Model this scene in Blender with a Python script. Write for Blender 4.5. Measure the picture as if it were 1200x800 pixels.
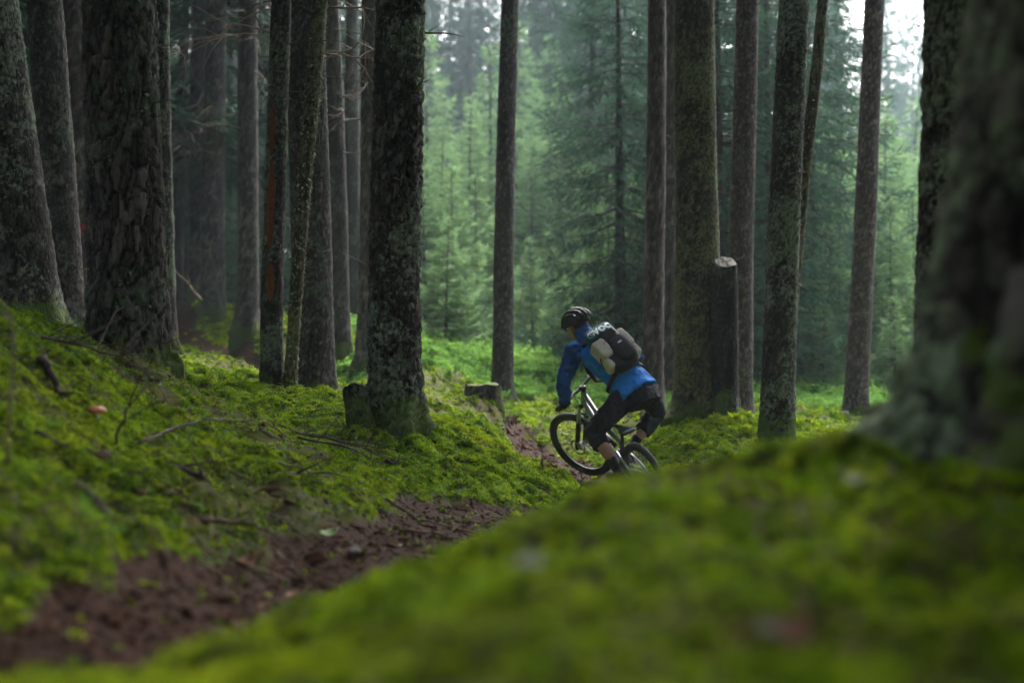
import bpy, math, random
import numpy as np
from mathutils import Vector, Matrix, Euler

for o in list(bpy.data.objects):
    bpy.data.objects.remove(o)
SC = bpy.context.scene
COL = SC.collection
FPX = 1667.0            # focal length in photo pixels (50 mm on 36 mm)
EYE = 1.5               # camera height over the scene's zero level
PITCH = math.atan(15.0 / FPX)

# ------------------------------------------------------------------ camera, sky, sun, exposure
cam = bpy.data.cameras.new('camera')
cam.lens, cam.sensor_width = 50.0, 36.0
cam.clip_start, cam.clip_end = 0.05, 2000.0
cam.dof.use_dof = True
cam.dof.focus_distance = 10.9
cam.dof.aperture_fstop = 1.35
camo = bpy.data.objects.new('camera', cam)
camo.location = (0, 0, EYE)
camo.rotation_euler = (math.pi / 2 - PITCH, 0, 0)
COL.objects.link(camo)
SC.camera = camo

SUN_EL, SUN_AZ = 50.0, 14.0      # soft light from ahead of the camera, a little to the right
w = bpy.data.worlds.new('World')
SC.world = w
w.use_nodes = True
nt = w.node_tree
nt.nodes.clear()
sky = nt.nodes.new('ShaderNodeTexSky')
sky.sky_type = 'NISHITA'
sky.sun_disc = False
sky.sun_elevation = math.radians(SUN_EL)
sky.sun_rotation = math.radians(SUN_AZ)
sky.dust_density = 4.0
hs = nt.nodes.new('ShaderNodeHueSaturation')
hs.inputs['Saturation'].default_value = 0.62
bg = nt.nodes.new('ShaderNodeBackground')
bg.inputs['Strength'].default_value = 0.15
wo = nt.nodes.new('ShaderNodeOutputWorld')
nt.links.new(sky.outputs[0], hs.inputs['Color'])
nt.links.new(hs.outputs[0], bg.inputs['Color'])
nt.links.new(bg.outputs[0], wo.inputs['Surface'])

sl = bpy.data.lights.new('sun', 'SUN')
sl.energy = 1.5
sl.angle = math.radians(25)
sl.color = (1.0, 0.97, 0.92)
so = bpy.data.objects.new('sun', sl)
COL.objects.link(so)
_d = Vector((math.sin(math.radians(SUN_AZ)) * math.cos(math.radians(SUN_EL)),
             math.cos(math.radians(SUN_AZ)) * math.cos(math.radians(SUN_EL)), math.sin(math.radians(SUN_EL))))
so.rotation_euler = _d.to_track_quat('Z', 'Y').to_euler()
so.location = (0, 0, 60)

SC.view_settings.view_transform = 'Standard'
SC.view_settings.look = 'None'
SC.view_settings.gamma = 1.0
SC.view_settings.use_curve_mapping = False
SC.view_settings.exposure = 3.2
SC.cycles.use_denoising = True
SC.cycles.max_bounces = 6
SC.cycles.diffuse_bounces = 3
SC.cycles.glossy_bounces = 2
SC.cycles.transmission_bounces = 4
SC.cycles.volume_bounces = 1
SC.cycles.transparent_max_bounces = 4
SC.cycles.sample_clamp_indirect = 4.0

# ------------------------------------------------------------------ helpers
def P(px, py, d):
    """photo pixel + metres ahead of the camera -> world point"""
    u, v = (px - 600) / FPX, -(py - 400) / FPX
    c, s = math.cos(PITCH), math.sin(PITCH)
    y, z = c + v * s, v * c - s
    return Vector((u * d / y, d, EYE + z * d / y))

def _h(ix, iy, iz, seed):
    M = np.uint64(0xFFFFFFFF)
    n = (ix.astype(np.int64) * 374761393 + iy.astype(np.int64) * 668265263 + iz.astype(np.int64) * 1274126177 + seed * 974634217)
    n = n.astype(np.uint64) & M
    n = ((n ^ (n >> np.uint64(13))) * np.uint64(1274126177)) & M
    n = ((n ^ (n >> np.uint64(16))) * np.uint64(2246822519)) & M
    n = n ^ (n >> np.uint64(15))
    return (n & np.uint64(0xFFFFFF)).astype(np.float64) / float(0xFFFFFF)

def vnoise(x, y, z=None, seed=0):
    x = np.asarray(x, float); y = np.asarray(y, float)
    z = np.zeros_like(x) if z is None else np.asarray(z, float)
    ix, iy, iz = np.floor(x), np.floor(y), np.floor(z)
    fx, fy, fz = x - ix, y - iy, z - iz
    fx, fy, fz = [t * t * t * (t * (t * 6 - 15) + 10) for t in (fx, fy, fz)]
    r = 0
    for a in (0, 1):
        for b in (0, 1):
            for c in (0, 1):
                wgt = (fx if a else 1 - fx) * (fy if b else 1 - fy) * (fz if c else 1 - fz)
                r = r + wgt * _h(ix + a, iy + b, iz + c, seed)
    return r * 2 - 1

def fbm(x, y, z=None, oct=4, seed=0, gain=0.5):
    r, a, f = 0, 1.0, 1.0
    for k in range(oct):
        r = r + a * vnoise(np.asarray(x) * f, np.asarray(y) * f, None if z is None else np.asarray(z) * f, seed + k * 17)
        a *= gain; f *= 2.03
    return r

def worley(u, v, wrap, seed=0):
    """2-D cellular noise, cells of 1x1, wrapped in u; returns F1, F2, id"""
    iu, iv = np.floor(u), np.floor(v)
    f1 = np.full(u.shape, 9.0); f2 = np.full(u.shape, 9.0); idn = np.zeros(u.shape)
    for a in (-1, 0, 1):
        for b in (-1, 0, 1):
            cu, cv = np.mod(iu + a, wrap), iv + b
            zz = np.zeros_like(cu)
            ru, rv = _h(cu, cv, zz, seed), _h(cu, cv, zz + 1, seed)
            d = np.hypot(iu + a + ru - u, iv + b + rv - v)
            nid = _h(cu, cv, zz + 2, seed)
            m = d < f1
            f2 = np.where(m, f1, np.minimum(f2, d))
            idn = np.where(m, nid, idn)
            f1 = np.where(m, d, f1)
    return f1, f2, idn

def sstep(a, b, x):
    t = np.clip((np.asarray(x, float) - a) / (b - a), 0, 1)
    return t * t * (3 - 2 * t)

def mesh_data(name, V, F, smooth=True):
    V = np.asarray(V, np.float32)
    me = bpy.data.meshes.new(name)
    if isinstance(F, np.ndarray):
        n, k = F.shape
        me.vertices.add(len(V)); me.vertices.foreach_set('co', V.ravel())
        me.loops.add(n * k); me.loops.foreach_set('vertex_index', F.astype(np.int32).ravel())
        me.polygons.add(n)
        me.polygons.foreach_set('loop_start', np.arange(0, n * k, k, dtype=np.int32))
        me.polygons.foreach_set('loop_total', np.full(n, k, np.int32))
        me.update(calc_edges=True)
        me.validate()
    else:
        me.from_pydata([tuple(map(float, v)) for v in V], [], F)
    me.polygons.foreach_set('use_smooth', np.full(len(me.polygons), bool(smooth)))
    return me

def attr(me, name, arr):
    a = me.attributes.new(name, 'FLOAT', 'POINT')
    a.data.foreach_set('value', np.asarray(arr, np.float32))

def link(name, me, mat=None, parent=None, loc=None):
    o = bpy.data.objects.new(name, me)
    COL.objects.link(o)
    if mat is not None and me is not None and not me.materials:
        me.materials.append(mat)
    if parent is not None:
        o.parent = parent
    if loc is not None:
        o.location = loc
    return o

def mk(name, V, F, mat, parent=None, smooth=True, loc=None):
    return link(name, mesh_data(name, V, F, smooth), mat, parent, loc)

def tag(o, label=None, cat=None, group=None, kind=None):
    for k, v in (('label', label), ('category', cat), ('group', group), ('kind', kind)):
        if v:
            o[k] = v
    return o

def thing(name, label, cat, loc=(0, 0, 0), group=None):
    return tag(link(name, None, loc=Vector(loc)), label, cat, group)

def tube_vf(pts, rad, n=8, caps=True, up=None, jitter=0, seed=0):
    """tapered tube along a polyline; rad = list of r or (a, b); rounded closed ends"""
    pts = [Vector(p) for p in pts]
    rad = [(r, r) if not isinstance(r, (tuple, list)) else r for r in rad]
    V, F = [], []
    rnd = random.Random(seed)
    prev = None
    for i, p in enumerate(pts):
        t = (pts[min(i + 1, len(pts) - 1)] - pts[max(i - 1, 0)]).normalized()
        ref = Vector(up) if up is not None else (prev if prev is not None else (Vector((0, 0, 1)) if abs(t.z) < 0.9 else Vector((1, 0, 0))))
        s = ref - t * ref.dot(t)
        s.normalize()
        b = t.cross(s)
        if up is None:
            prev = s
        for k in range(n):
            a = 2 * math.pi * k / n
            j = 1 + rnd.uniform(-jitter, jitter)
            V.append(p + (s * math.cos(a) * rad[i][0] + b * math.sin(a) * rad[i][1]) * j)
    m = len(pts)
    for i in range(m - 1):
        for k in range(n):
            k2 = (k + 1) % n
            F.append((i * n + k, i * n + k2, (i + 1) * n + k2, (i + 1) * n + k))
    if caps:
        F.append(tuple(range(n - 1, -1, -1)))
        F.append(tuple(range((m - 1) * n, m * n)))
    return V, F

def join(parts):
    V, F = [], []
    for v, f in parts:
        o = len(V)
        V += list(v)
        F += [tuple(i + o for i in q) for q in f]
    return V, F

def box_vf(c, sx, sy, sz, M=None):
    V = [Vector((x * sx / 2, y * sy / 2, z * sz / 2)) for x in (-1, 1) for y in (-1, 1) for z in (-1, 1)]
    F = [(0, 1, 3, 2), (4, 6, 7, 5), (0, 4, 5, 1), (2, 3, 7, 6), (0, 2, 6, 4), (1, 5, 7, 3)]
    if M is not None:
        V = [M @ v for v in V]
    return [v + Vector(c) for v in V], F

def ellip_vf(c, r, n=16, m=10, M=None):
    V, F = [], []
    for i in range(m + 1):
        th = math.pi * i / m
        for k in range(n):
            a = 2 * math.pi * k / n
            V.append(Vector((r[0] * math.sin(th) * math.cos(a), r[1] * math.sin(th) * math.sin(a), r[2] * math.cos(th))))
    for i in range(m):
        for k in range(n):
            k2 = (k + 1) % n
            F.append((i * n + k, (i + 1) * n + k, (i + 1) * n + k2, i * n + k2))
    if M is not None:
        V = [M @ v for v in V]
    return [v + Vector(c) for v in V], F

# ------------------------------------------------------------------ materials
class NT:
    def __init__(s, name):
        s.m = bpy.data.materials.new(name)
        s.m.use_nodes = True
        s.t = s.m.node_tree
        s.t.nodes.clear()
        s.out = s.n('ShaderNodeOutputMaterial')
    def n(s, typ, **kw):
        nd = s.t.nodes.new(typ)
        for k, v in kw.items():
            if k.startswith('i_'):
                nd.inputs[k[2:].replace('_', ' ')].default_value = v
            else:
                setattr(nd, k, v)
        return nd
    def l(s, a, b):
        s.t.links.new(a, b)
    def coord(s, kind='Object', scale=(1, 1, 1)):
        if kind == 'Position':
            c = s.n('ShaderNodeNewGeometry').outputs['Position']
        else:
            c = s.n('ShaderNodeTexCoord').outputs[kind]
        mp = s.n('ShaderNodeMapping')
        mp.inputs['Scale'].default_value = scale
        s.l(c, mp.inputs['Vector'])
        return mp.outputs[0]
    def noise(s, vec, scale, detail=4, rough=0.55, dist=0.0):
        nd = s.n('ShaderNodeTexNoise')
        nd.inputs['Scale'].default_value = scale
        nd.inputs['Detail'].default_value = detail
        nd.inputs['Roughness'].default_value = rough
        nd.inputs['Distortion'].default_value = dist
        s.l(vec, nd.inputs['Vector'])
        return nd.outputs['Fac']
    def voro(s, vec, scale, feature='F1', out='Distance'):
        nd = s.n('ShaderNodeTexVoronoi')
        nd.feature = feature
        nd.inputs['Scale'].default_value = scale
        s.l(vec, nd.inputs['Vector'])
        return nd.outputs[out]
    def ramp(s, fac, stops, interp='LINEAR'):
        nd = s.n('ShaderNodeValToRGB')
        cr = nd.color_ramp
        cr.interpolation = interp
        while len(cr.elements) < len(stops):
            cr.elements.new(0.5)
        for e, (p, c) in zip(cr.elements, stops):
            e.position = p
            e.color = (c, c, c, 1) if isinstance(c, (int, float)) else (*c, 1)
        s.l(fac, nd.inputs[0])
        return nd.outputs[0]
    def mix(s, fac, a, b, mode='MIX'):
        nd = s.n('ShaderNodeMix', data_type='RGBA', blend_type=mode)
        for v, i in ((fac, 0), (a, 6), (b, 7)):
            if hasattr(v, 'is_linked') or hasattr(v, 'links'):
                s.l(v, nd.inputs[i])
            else:
                nd.inputs[i].default_value = v if i == 0 else (*v, 1)
        return nd.outputs[2]
    def math(s, op, a, b=0.0):
        nd = s.n('ShaderNodeMath', operation=op)
        for v, i in ((a, 0), (b, 1)):
            if hasattr(v, 'links'):
                s.l(v, nd.inputs[i])
            else:
                nd.inputs[i].default_value = v
        return nd.outputs[0]
    def attr(s, name):
        return s.n('ShaderNodeAttribute', attribute_name=name).outputs['Fac']
    def rand(s):
        return s.n('ShaderNodeObjectInfo').outputs['Random']
    def bump(s, h, strength=0.5, dist=0.02, prev=None):
        nd = s.n('ShaderNodeBump')
        nd.inputs['Strength'].default_value = strength
        nd.inputs['Distance'].default_value = dist
        s.l(h, nd.inputs['Height'])
        if prev is not None:
            s.l(prev, nd.inputs['Normal'])
        return nd.outputs[0]
    def finish(s, col, rough=0.9, normal=None, metal=0.0, spec=0.2, trans=0.0):
        b = s.n('ShaderNodeBsdfPrincipled')
        if hasattr(col, 'links'):
            s.l(col, b.inputs['Base Color'])
        else:
            b.inputs['Base Color'].default_value = (*col, 1)
        if hasattr(rough, 'links'):
            s.l(rough, b.inputs['Roughness'])
        else:
            b.inputs['Roughness'].default_value = rough
        b.inputs['Metallic'].default_value = metal
        b.inputs['Specular IOR Level'].default_value = spec
        if normal is not None:
            s.l(normal, b.inputs['Normal'])
        res = b.outputs[0]
        if trans > 0:
            tr = s.n('ShaderNodeBsdfTranslucent')
            if hasattr(col, 'links'):
                s.l(col, tr.inputs['Color'])
            else:
                tr.inputs['Color'].default_value = (*col, 1)
            ms = s.n('ShaderNodeMixShader')
            ms.inputs[0].default_value = trans
            s.l(res, ms.inputs[1]); s.l(tr.outputs[0], ms.inputs[2])
            res = ms.outputs[0]
        s.l(res, s.out.inputs['Surface'])
        return s.m

def plain(name, col, rough=0.6, metal=0.0, spec=0.3, var=0.25, scale=30, bump=0.15, bdist=0.004):
    m = NT(name)
    v = m.coord()
    n1 = m.noise(v, scale, 4)
    n2 = m.noise(v, scale * 0.17, 3)
    lo = tuple(c * (1 - var) for c in col)
    hi = tuple(min(1, c * (1 + var)) for c in col)
    c = m.mix(m.ramp(m.mix(0.5, n1, n2), [(0.35, 0.0), (0.65, 1.0)]), lo, hi)
    return m.finish(c, rough, m.bump(n1, bump, bdist), metal, spec)

def moss_colour(m, vec_pos, tint=0):
    a = m.noise(vec_pos, 0.9, 3, 0.6)
    b = m.noise(vec_pos, 5.0, 4, 0.6)
    c = m.noise(vec_pos, 21.0, 3, 0.6)
    col = m.ramp(m.mix(0.45, a, b), [(0.28, (0.022, 0.060, 0.004)), (0.40, (0.078, 0.165, 0.004)),
                                     (0.52, (0.175, 0.290, 0.005)), (0.66, (0.315, 0.395, 0.007)), (0.8, (0.37, 0.42, 0.010))])
    col = m.mix(m.ramp(c, [(0.55, 0.0), (0.75, 0.55)]), col, (0.055, 0.040, 0.012))
    d = m.noise(vec_pos, 2.6, 5, 0.7, 0.8)
    col = m.mix(m.ramp(d, [(0.51, 0.0), (0.63, 0.85)]), col, (0.034, 0.048, 0.006))
    e = m.noise(vec_pos, 1.7, 5, 0.7, 1.2)
    col = m.mix(m.ramp(e, [(0.33, 0.85), (0.45, 0.0)]), col, (0.048, 0.032, 0.013))
    return col

def mat_ground():
    m = NT('forest_floor')
    pos = m.coord('Position')
    moss = moss_colour(m, pos)
    n1 = m.noise(pos, 14, 5, 0.65)
    n2 = m.noise(pos, 60, 4, 0.6)
    n3 = m.noise(pos, 3.0, 3, 0.6)
    soil = m.ramp(m.mix(0.5, n1, n2), [(0.30, (0.005, 0.0025, 0.0015)), (0.5, (0.019, 0.007, 0.003)), (0.62, (0.040, 0.0155, 0.0065)), (0.75, (0.075, 0.042, 0.026))])
    litter = m.ramp(m.mix(0.5, n1, n3), [(0.35, (0.010, 0.013, 0.003)), (0.5, (0.023, 0.017, 0.006)), (0.65, (0.046, 0.024, 0.010))])
    under = m.mix(0.88, moss, litter)
    tr = m.math('ADD', m.attr('trail'), m.math('MULTIPLY', m.math('SUBTRACT', m.mix(0.5, n1, n3), 0.5), 1.6))
    col = m.mix(m.ramp(tr, [(0.42, 0.0), (0.58, 1.0)]), under, soil)
    fld = m.ramp(m.mix(0.5, n1, n3), [(0.35, (0.03, 0.07, 0.015)), (0.65, (0.09, 0.16, 0.03))])
    col = m.mix(m.attr('field'), col, fld)
    bp = m.bump(n2, 0.6, 0.01, m.bump(n1, 0.8, 0.03))
    return m.finish(col, 0.95, bp, spec=0.1)

def mat_moss(name, stops, trans=0.3):
    m = NT(name)
    pos = m.coord('Position')
    col = moss_colour(m, pos)
    r = m.rand()
    col = m.mix(m.ramp(r, [(0.0, 0.75), (0.45, 0.0), (1.0, 0.0)]), col, stops[0])
    col = m.mix(m.ramp(r, [(0.0, 0.0), (0.6, 0.0), (1.0, 0.7)]), col, stops[1])
    return m.finish(col, 0.9, None, spec=0.1, trans=trans)

def mat_bark(name, dark, light, lichen, lichen_amt=0.5, moss=0.0, stretch=0.35, scale=1.0):
    m = NT(name)
    v = m.coord('Object', (scale, scale, scale * stretch))
    v1 = m.coord('Object', (scale, scale, scale))
    off = m.n('ShaderNodeVectorMath', operation='ADD')
    oi = m.n('ShaderNodeObjectInfo')
    m.l(v1, off.inputs[0]); m.l(oi.outputs['Location'], off.inputs[1])
    vv = off.outputs[0]
    n1 = m.noise(v, 15, 5, 0.7, 0.6)
    n2 = m.noise(v, 48, 4, 0.65)
    vo = m.voro(v, 26, 'DISTANCE_TO_EDGE')
    base = m.ramp(m.mix(0.4, n1, n2), [(0.32, dark), (0.56, tuple((a + b) / 2 for a, b in zip(dark, light))), (0.72, light)])
    base = m.mix(m.ramp(vo, [(0.0, 0.85), (0.12, 0.0)]), base, tuple(c * 0.25 for c in dark))
    cav = m.attr('cavity')
    pl = m.attr('plate')
    base = m.mix(m.ramp(pl, [(0.0, 0.8), (0.35, 0.0)]), base, tuple(c * 0.7 for c in dark))
    base = m.mix(m.ramp(pl, [(0.62, 0.0), (1.0, 0.7)]), base, tuple(min(1, c * 1.5) for c in light))
    base = m.mix(m.ramp(cav, [(0.0, 0.0), (1.0, 0.85)]), base, tuple(c * 0.35 for c in dark))
    ln = m.mix(0.55, m.noise(vv, 8, 5, 0.7), m.noise(vv, 28, 4, 0.65))
    big = m.noise(vv, 1.6, 3, 0.5)
    lm = m.math('ADD', ln, m.math('MULTIPLY', m.math('SUBTRACT', big, 0.5), 0.7))
    lo = 0.65 - 0.22 * lichen_amt
    lmask = m.math('MULTIPLY', m.ramp(lm, [(lo, 0.0), (lo + 0.07, 1.0)]), m.ramp(cav, [(0.2, 1.0), (0.8, 0.25)]))
    lcol = m.mix(m.ramp(m.noise(vv, 30, 3), [(0.4, 0.0), (0.6, 1.0)]), lichen, tuple(c * 0.55 for c in lichen))
    base = m.mix(m.math('MULTIPLY', lmask, 0.85), base, lcol)
    if moss > 0:
        sep = m.n('ShaderNodeSeparateXYZ')
        m.l(v1, sep.inputs[0])
        hgt = m.math('ADD', sep.outputs[2], m.math('MULTIPLY', m.math('SUBTRACT', m.noise(vv, 5, 5, 0.75), 0.5), 0.9))
        mm = m.ramp(m.math('DIVIDE', hgt, moss), [(0.42, 1.0), (0.56, 0.0)])
        base = m.mix(m.math('MULTIPLY', mm, 0.75), base, (0.055, 0.085, 0.010))
    bp = m.bump(n2, 0.8, 0.008, m.bump(n1, 1.0, 0.022, m.bump(m.ramp(vo, [(0.0, 0.0), (0.15, 1.0)]), 0.6, 0.008)))
    return m.finish(base, 0.9, bp, spec=0.15)

def mat_needles(name, stops, trans=0.25):
    m = NT(name)
    pos = m.coord('Position')
    a = m.noise(pos, 1.2, 3, 0.6)
    b = m.noise(pos, 9.0, 3, 0.6)
    r = m.rand()
    f = m.math('ADD', m.mix(0.5, a, b), m.math('MULTIPLY', m.math('SUBTRACT', r, 0.5), 0.12))
    col = m.ramp(f, stops)
    return m.finish(col, 0.95, None, spec=0.05, trans=trans)

M = {}
M['ground'] = mat_ground()
M['moss'] = mat_moss('moss_fronds', [(0.030, 0.075, 0.003), (0.34, 0.42, 0.009)], 0.35)
M['bark_dark'] = mat_bark('bark_lichen_dark', (0.016, 0.013, 0.011), (0.065, 0.054, 0.046), (0.135, 0.165, 0.110), 0.70, 0.35)
M['bark_ridge'] = mat_bark('bark_ridged', (0.016, 0.013, 0.012), (0.085, 0.068, 0.062), (0.050, 0.070, 0.040), 0.55, 0.28, 0.25)
M['bark_grey'] = mat_bark('bark_grey', (0.028, 0.023, 0.022), (0.090, 0.074, 0.070), (0.090, 0.110, 0.080), 0.40, 0.22)
M['bark_pink'] = mat_bark('bark_pinkish', (0.045, 0.033, 0.032), (0.135, 0.100, 0.098), (0.120, 0.130, 0.100), 0.2, 0.15)
M['bark_olive'] = mat_bark('bark_olive', (0.030, 0.024, 0.015), (0.105, 0.088, 0.052), (0.125, 0.140, 0.060), 0.7, 0.3)
M['bark_peel'] = mat_bark('bark_peeled_orange', (0.13, 0.042, 0.010), (0.33, 0.115, 0.025), (0.090, 0.110, 0.070), 0.25, 0.0)
M['bark_huge'] = mat_bark('bark_blotched', (0.010, 0.009, 0.008), (0.085, 0.074, 0.064), (0.150, 0.190, 0.115), 0.62, 0.12, 0.5, 0.55)
M['bark_snag'] = mat_bark('bark_rotten', (0.008, 0.007, 0.006), (0.036, 0.032, 0.026), (0.075, 0.095, 0.055), 0.6, 0.3)
M['flake'] = mat_bark('bark_flakes', (0.030, 0.026, 0.022), (0.110, 0.098, 0.082), (0.115, 0.140, 0.090), 0.7)
M['lichen'] = plain('lichen_tufts', (0.15, 0.165, 0.10), 0.9, var=0.4)
M['needle_young'] = mat_needles('needles_young', [(0.32, (0.052, 0.108, 0.046)), (0.5, (0.125, 0.220, 0.088)), (0.66, (0.21, 0.32, 0.12))], 0.35)
M['needle_dark'] = mat_needles('needles_dark', [(0.32, (0.012, 0.030, 0.019)), (0.5, (0.027, 0.064, 0.040)), (0.68, (0.058, 0.115, 0.062))], 0.2)
M['leaf_green'] = mat_needles('undergrowth_leaves', [(0.32, (0.040, 0.110, 0.018)), (0.5, (0.100, 0.220, 0.034)), (0.68, (0.18, 0.31, 0.05))], 0.35)
M['twig'] = plain('dead_twig', (0.045, 0.030, 0.022), 0.9, var=0.5)
M['twig_pale'] = plain('weathered_twig', (0.13, 0.09, 0.06), 0.9, var=0.45)
M['cutwood'] = plain('weathered_cut_wood', (0.07, 0.066, 0.052), 0.9, var=0.7, scale=34)
M['litter'] = mat_needles('brown_litter', [(0.3, (0.010, 0.005, 0.004)), (0.5, (0.034, 0.015, 0.009)), (0.7, (0.10, 0.060, 0.036))], 0.0)

# ------------------------------------------------------------------ terrain
_cp = []
def cp(px, py, d):
    p = P(px, py, d); _cp.append((p.x, p.y, p.z))
def cz(px, d, z):
    p = P(px, 385, d); _cp.append((p.x, d, EYE + z))
for a in [(600,800,1.4),(900,800,1.4),(1200,800,1.4),(300,800,1.75),(0,800,2.6),(150,795,2.5),
          (225,795,1.8),(300,752,2.0),(450,690,2.4),(600,624,2.7),(700,586,2.9),(800,552,3.0),(900,530,3.2),(1000,514,3.4),(1100,535,3.4),(1200,570,3.2),
          (700,690,1.9),(900,660,2.1),(1100,660,2.1),(500,735,1.9),
          (0,765,3.1),(150,735,3.5),(300,690,4.3),(450,640,6.0),(580,597,8.3),
          (0,558,4.2),(100,608,4.1),(170,662,4.0),(0,680,3.5),(80,700,3.5),
          (0,540,5.2),(100,560,5.4),(200,610,5.5),(250,560,6.5),(330,570,7.0),(350,620,6.0),
          (100,500,6.2),(200,480,7.8),(300,520,8.0),(400,540,8.6),(460,568,8.5),(0,450,6.0),
          (0,362,7.2),(50,385,7.6),(100,407,8.2),(150,425,8.7),(200,442,9.0),(260,485,9.5),(330,500,9.8),(400,495,9.8),(450,488,9.9),
          (500,503,10.2),(560,518,10.3),(640,546,10.6),(700,578,10.9),(560,560,9.3),(620,578,9.6),
          (20,388,11),(76,390,14),(100,395,18),(0,378,16),(230,420,16),(220,440,13),(200,415,15),(320,462,12.5),(365,462,13.5),(420,470,12.5),
          (245,365,25),(288,388,21),(220,392,24),(260,420,21),(295,437,20),(398,415,19.5),(430,435,18),(400,462,18),(120,370,24),
          (510,490,16.5),(565,472,15),(590,465,18.5),(520,440,20),(620,435,24),(700,425,27),(550,415,30),(800,425,28),
          (630,518,15),(610,527,14.3),(790,568,12.4),(805,510,13.5),(850,535,12.8),(820,490,14.5),(760,495,15),(700,500,15.5),
          (910,517,13.5),(868,490,16.5),(950,502,15.5),(1000,487,18),(1060,490,18),(950,478,20),(850,470,20),(1200,500,14),(1200,480,20),(1000,440,28),(450,540,9.2)]:
    cp(*a)
for a in [(600,4.2,-.85),(800,4.5,-.8),(1000,5.5,-.75),(700,6.0,-1.0),(900,7.0,-1.05),(1100,7.0,-.8),(1250,4.5,-.45),(1350,3.0,-.3),(1300,8,-.7),
          (690,11.8,-1.42),(735,11.4,-1.55),(795,11.2,-1.66),(770,10.4,-1.48),(850,10.0,-1.38),(1000,10,-1.15),(680,9.2,-1.22),(720,8.0,-1.15),
          (648,14.2,-1.31),(-150,7.5,.25),(-200,12,.35),(-150,4,-.3),(-100,20,.4),(-50,30,.6),(250,32,.45)]:
    cz(*a)
RW = Vector((1.149, 12.2, EYE - 1.303)); FW = Vector((0.649, 13.2, EYE - 1.069)); WR = 0.352
_cp += [(RW.x, RW.y, RW.z - 0.335), (FW.x, FW.y, FW.z - 0.335), (0.9, 12.7, EYE - 1.515), (1.3, 11.8, EYE - 1.70)]
_cp += [(0, -1.5, EYE - .5), (-3, -2, EYE - .45), (3, -2, EYE - .4), (0, -8, EYE - .5), (-8, -6, EYE - .1), (8, -6, EYE - .6),
        (-12, 5, EYE + .5), (12, 8, EYE - .9), (14, 20, EYE - 1.2), (-14, 22, EYE + .8), (0, 0.3, EYE - .42), (-1.2, 0.8, EYE - .5), (1.2, 0.6, EYE - .4)]
CP = np.array(_cp)
def _tps(r2):
    return np.where(r2 < 1e-12, 0, 0.5 * r2 * np.log(np.maximum(r2, 1e-12)))
_n = len(CP)
_K = _tps(((CP[:, None, :2] - CP[None, :, :2]) ** 2).sum(-1)) + np.eye(_n) * 0.004
_Pm = np.c_[np.ones(_n), CP[:, :2]]
_A = np.block([[_K, _Pm], [_Pm.T, np.zeros((3, 3))]])
_W = np.linalg.solve(_A, np.r_[CP[:, 2], np.zeros(3)])

TRAIL = [P(-250, 800, 2.5), P(0, 785, 2.75), P(150, 748, 3.2), P(300, 690, 4.3), P(450, 640, 6.0), P(560, 603, 8.0), P(680, 600, 9.2), P(770, 600, 10.4),
         P(792, 600, 11.4), Vector((RW.x, RW.y, 0)), Vector((FW.x, FW.y, 0)), P(634, 520, 14.5), P(570, 500, 16.0), P(510, 488, 16.8), P(400, 462, 18.3), P(295, 437, 20), P(255, 412, 22), P(220, 392, 24), P(205, 380, 28)]
TRW = [.34, .33, .27, .27, .36, .36, .34, .34, .34, .34, .30, .30, .20, .16, .22, .27, .25, .22, .20]
def trail_mask(x, y):
    best = np.full(np.shape(x), 9.0)
    for i in range(len(TRAIL) - 1):
        a, b = TRAIL[i], TRAIL[i + 1]
        dx, dy = b.x - a.x, b.y - a.y
        t = np.clip(((x - a.x) * dx + (y - a.y) * dy) / (dx * dx + dy * dy), 0, 1)
        d = np.hypot(x - a.x - t * dx, y - a.y - t * dy) / (TRW[i] + (TRW[i + 1] - TRW[i]) * t)
        best = np.minimum(best, d)
    wob = fbm(np.asarray(x) * 2.2, np.asarray(y) * 2.2, seed=5, oct=3) * 0.35
    return 1 - sstep(0.65, 1.25, best + wob)

def bareness(x, y):
    return fbm(x * 1.1, y * 1.1, seed=71, oct=3) + .62 * np.exp(-((x + 1.25) / .8) ** 2 - ((y - 6.2) / 1.7) ** 2)

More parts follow.
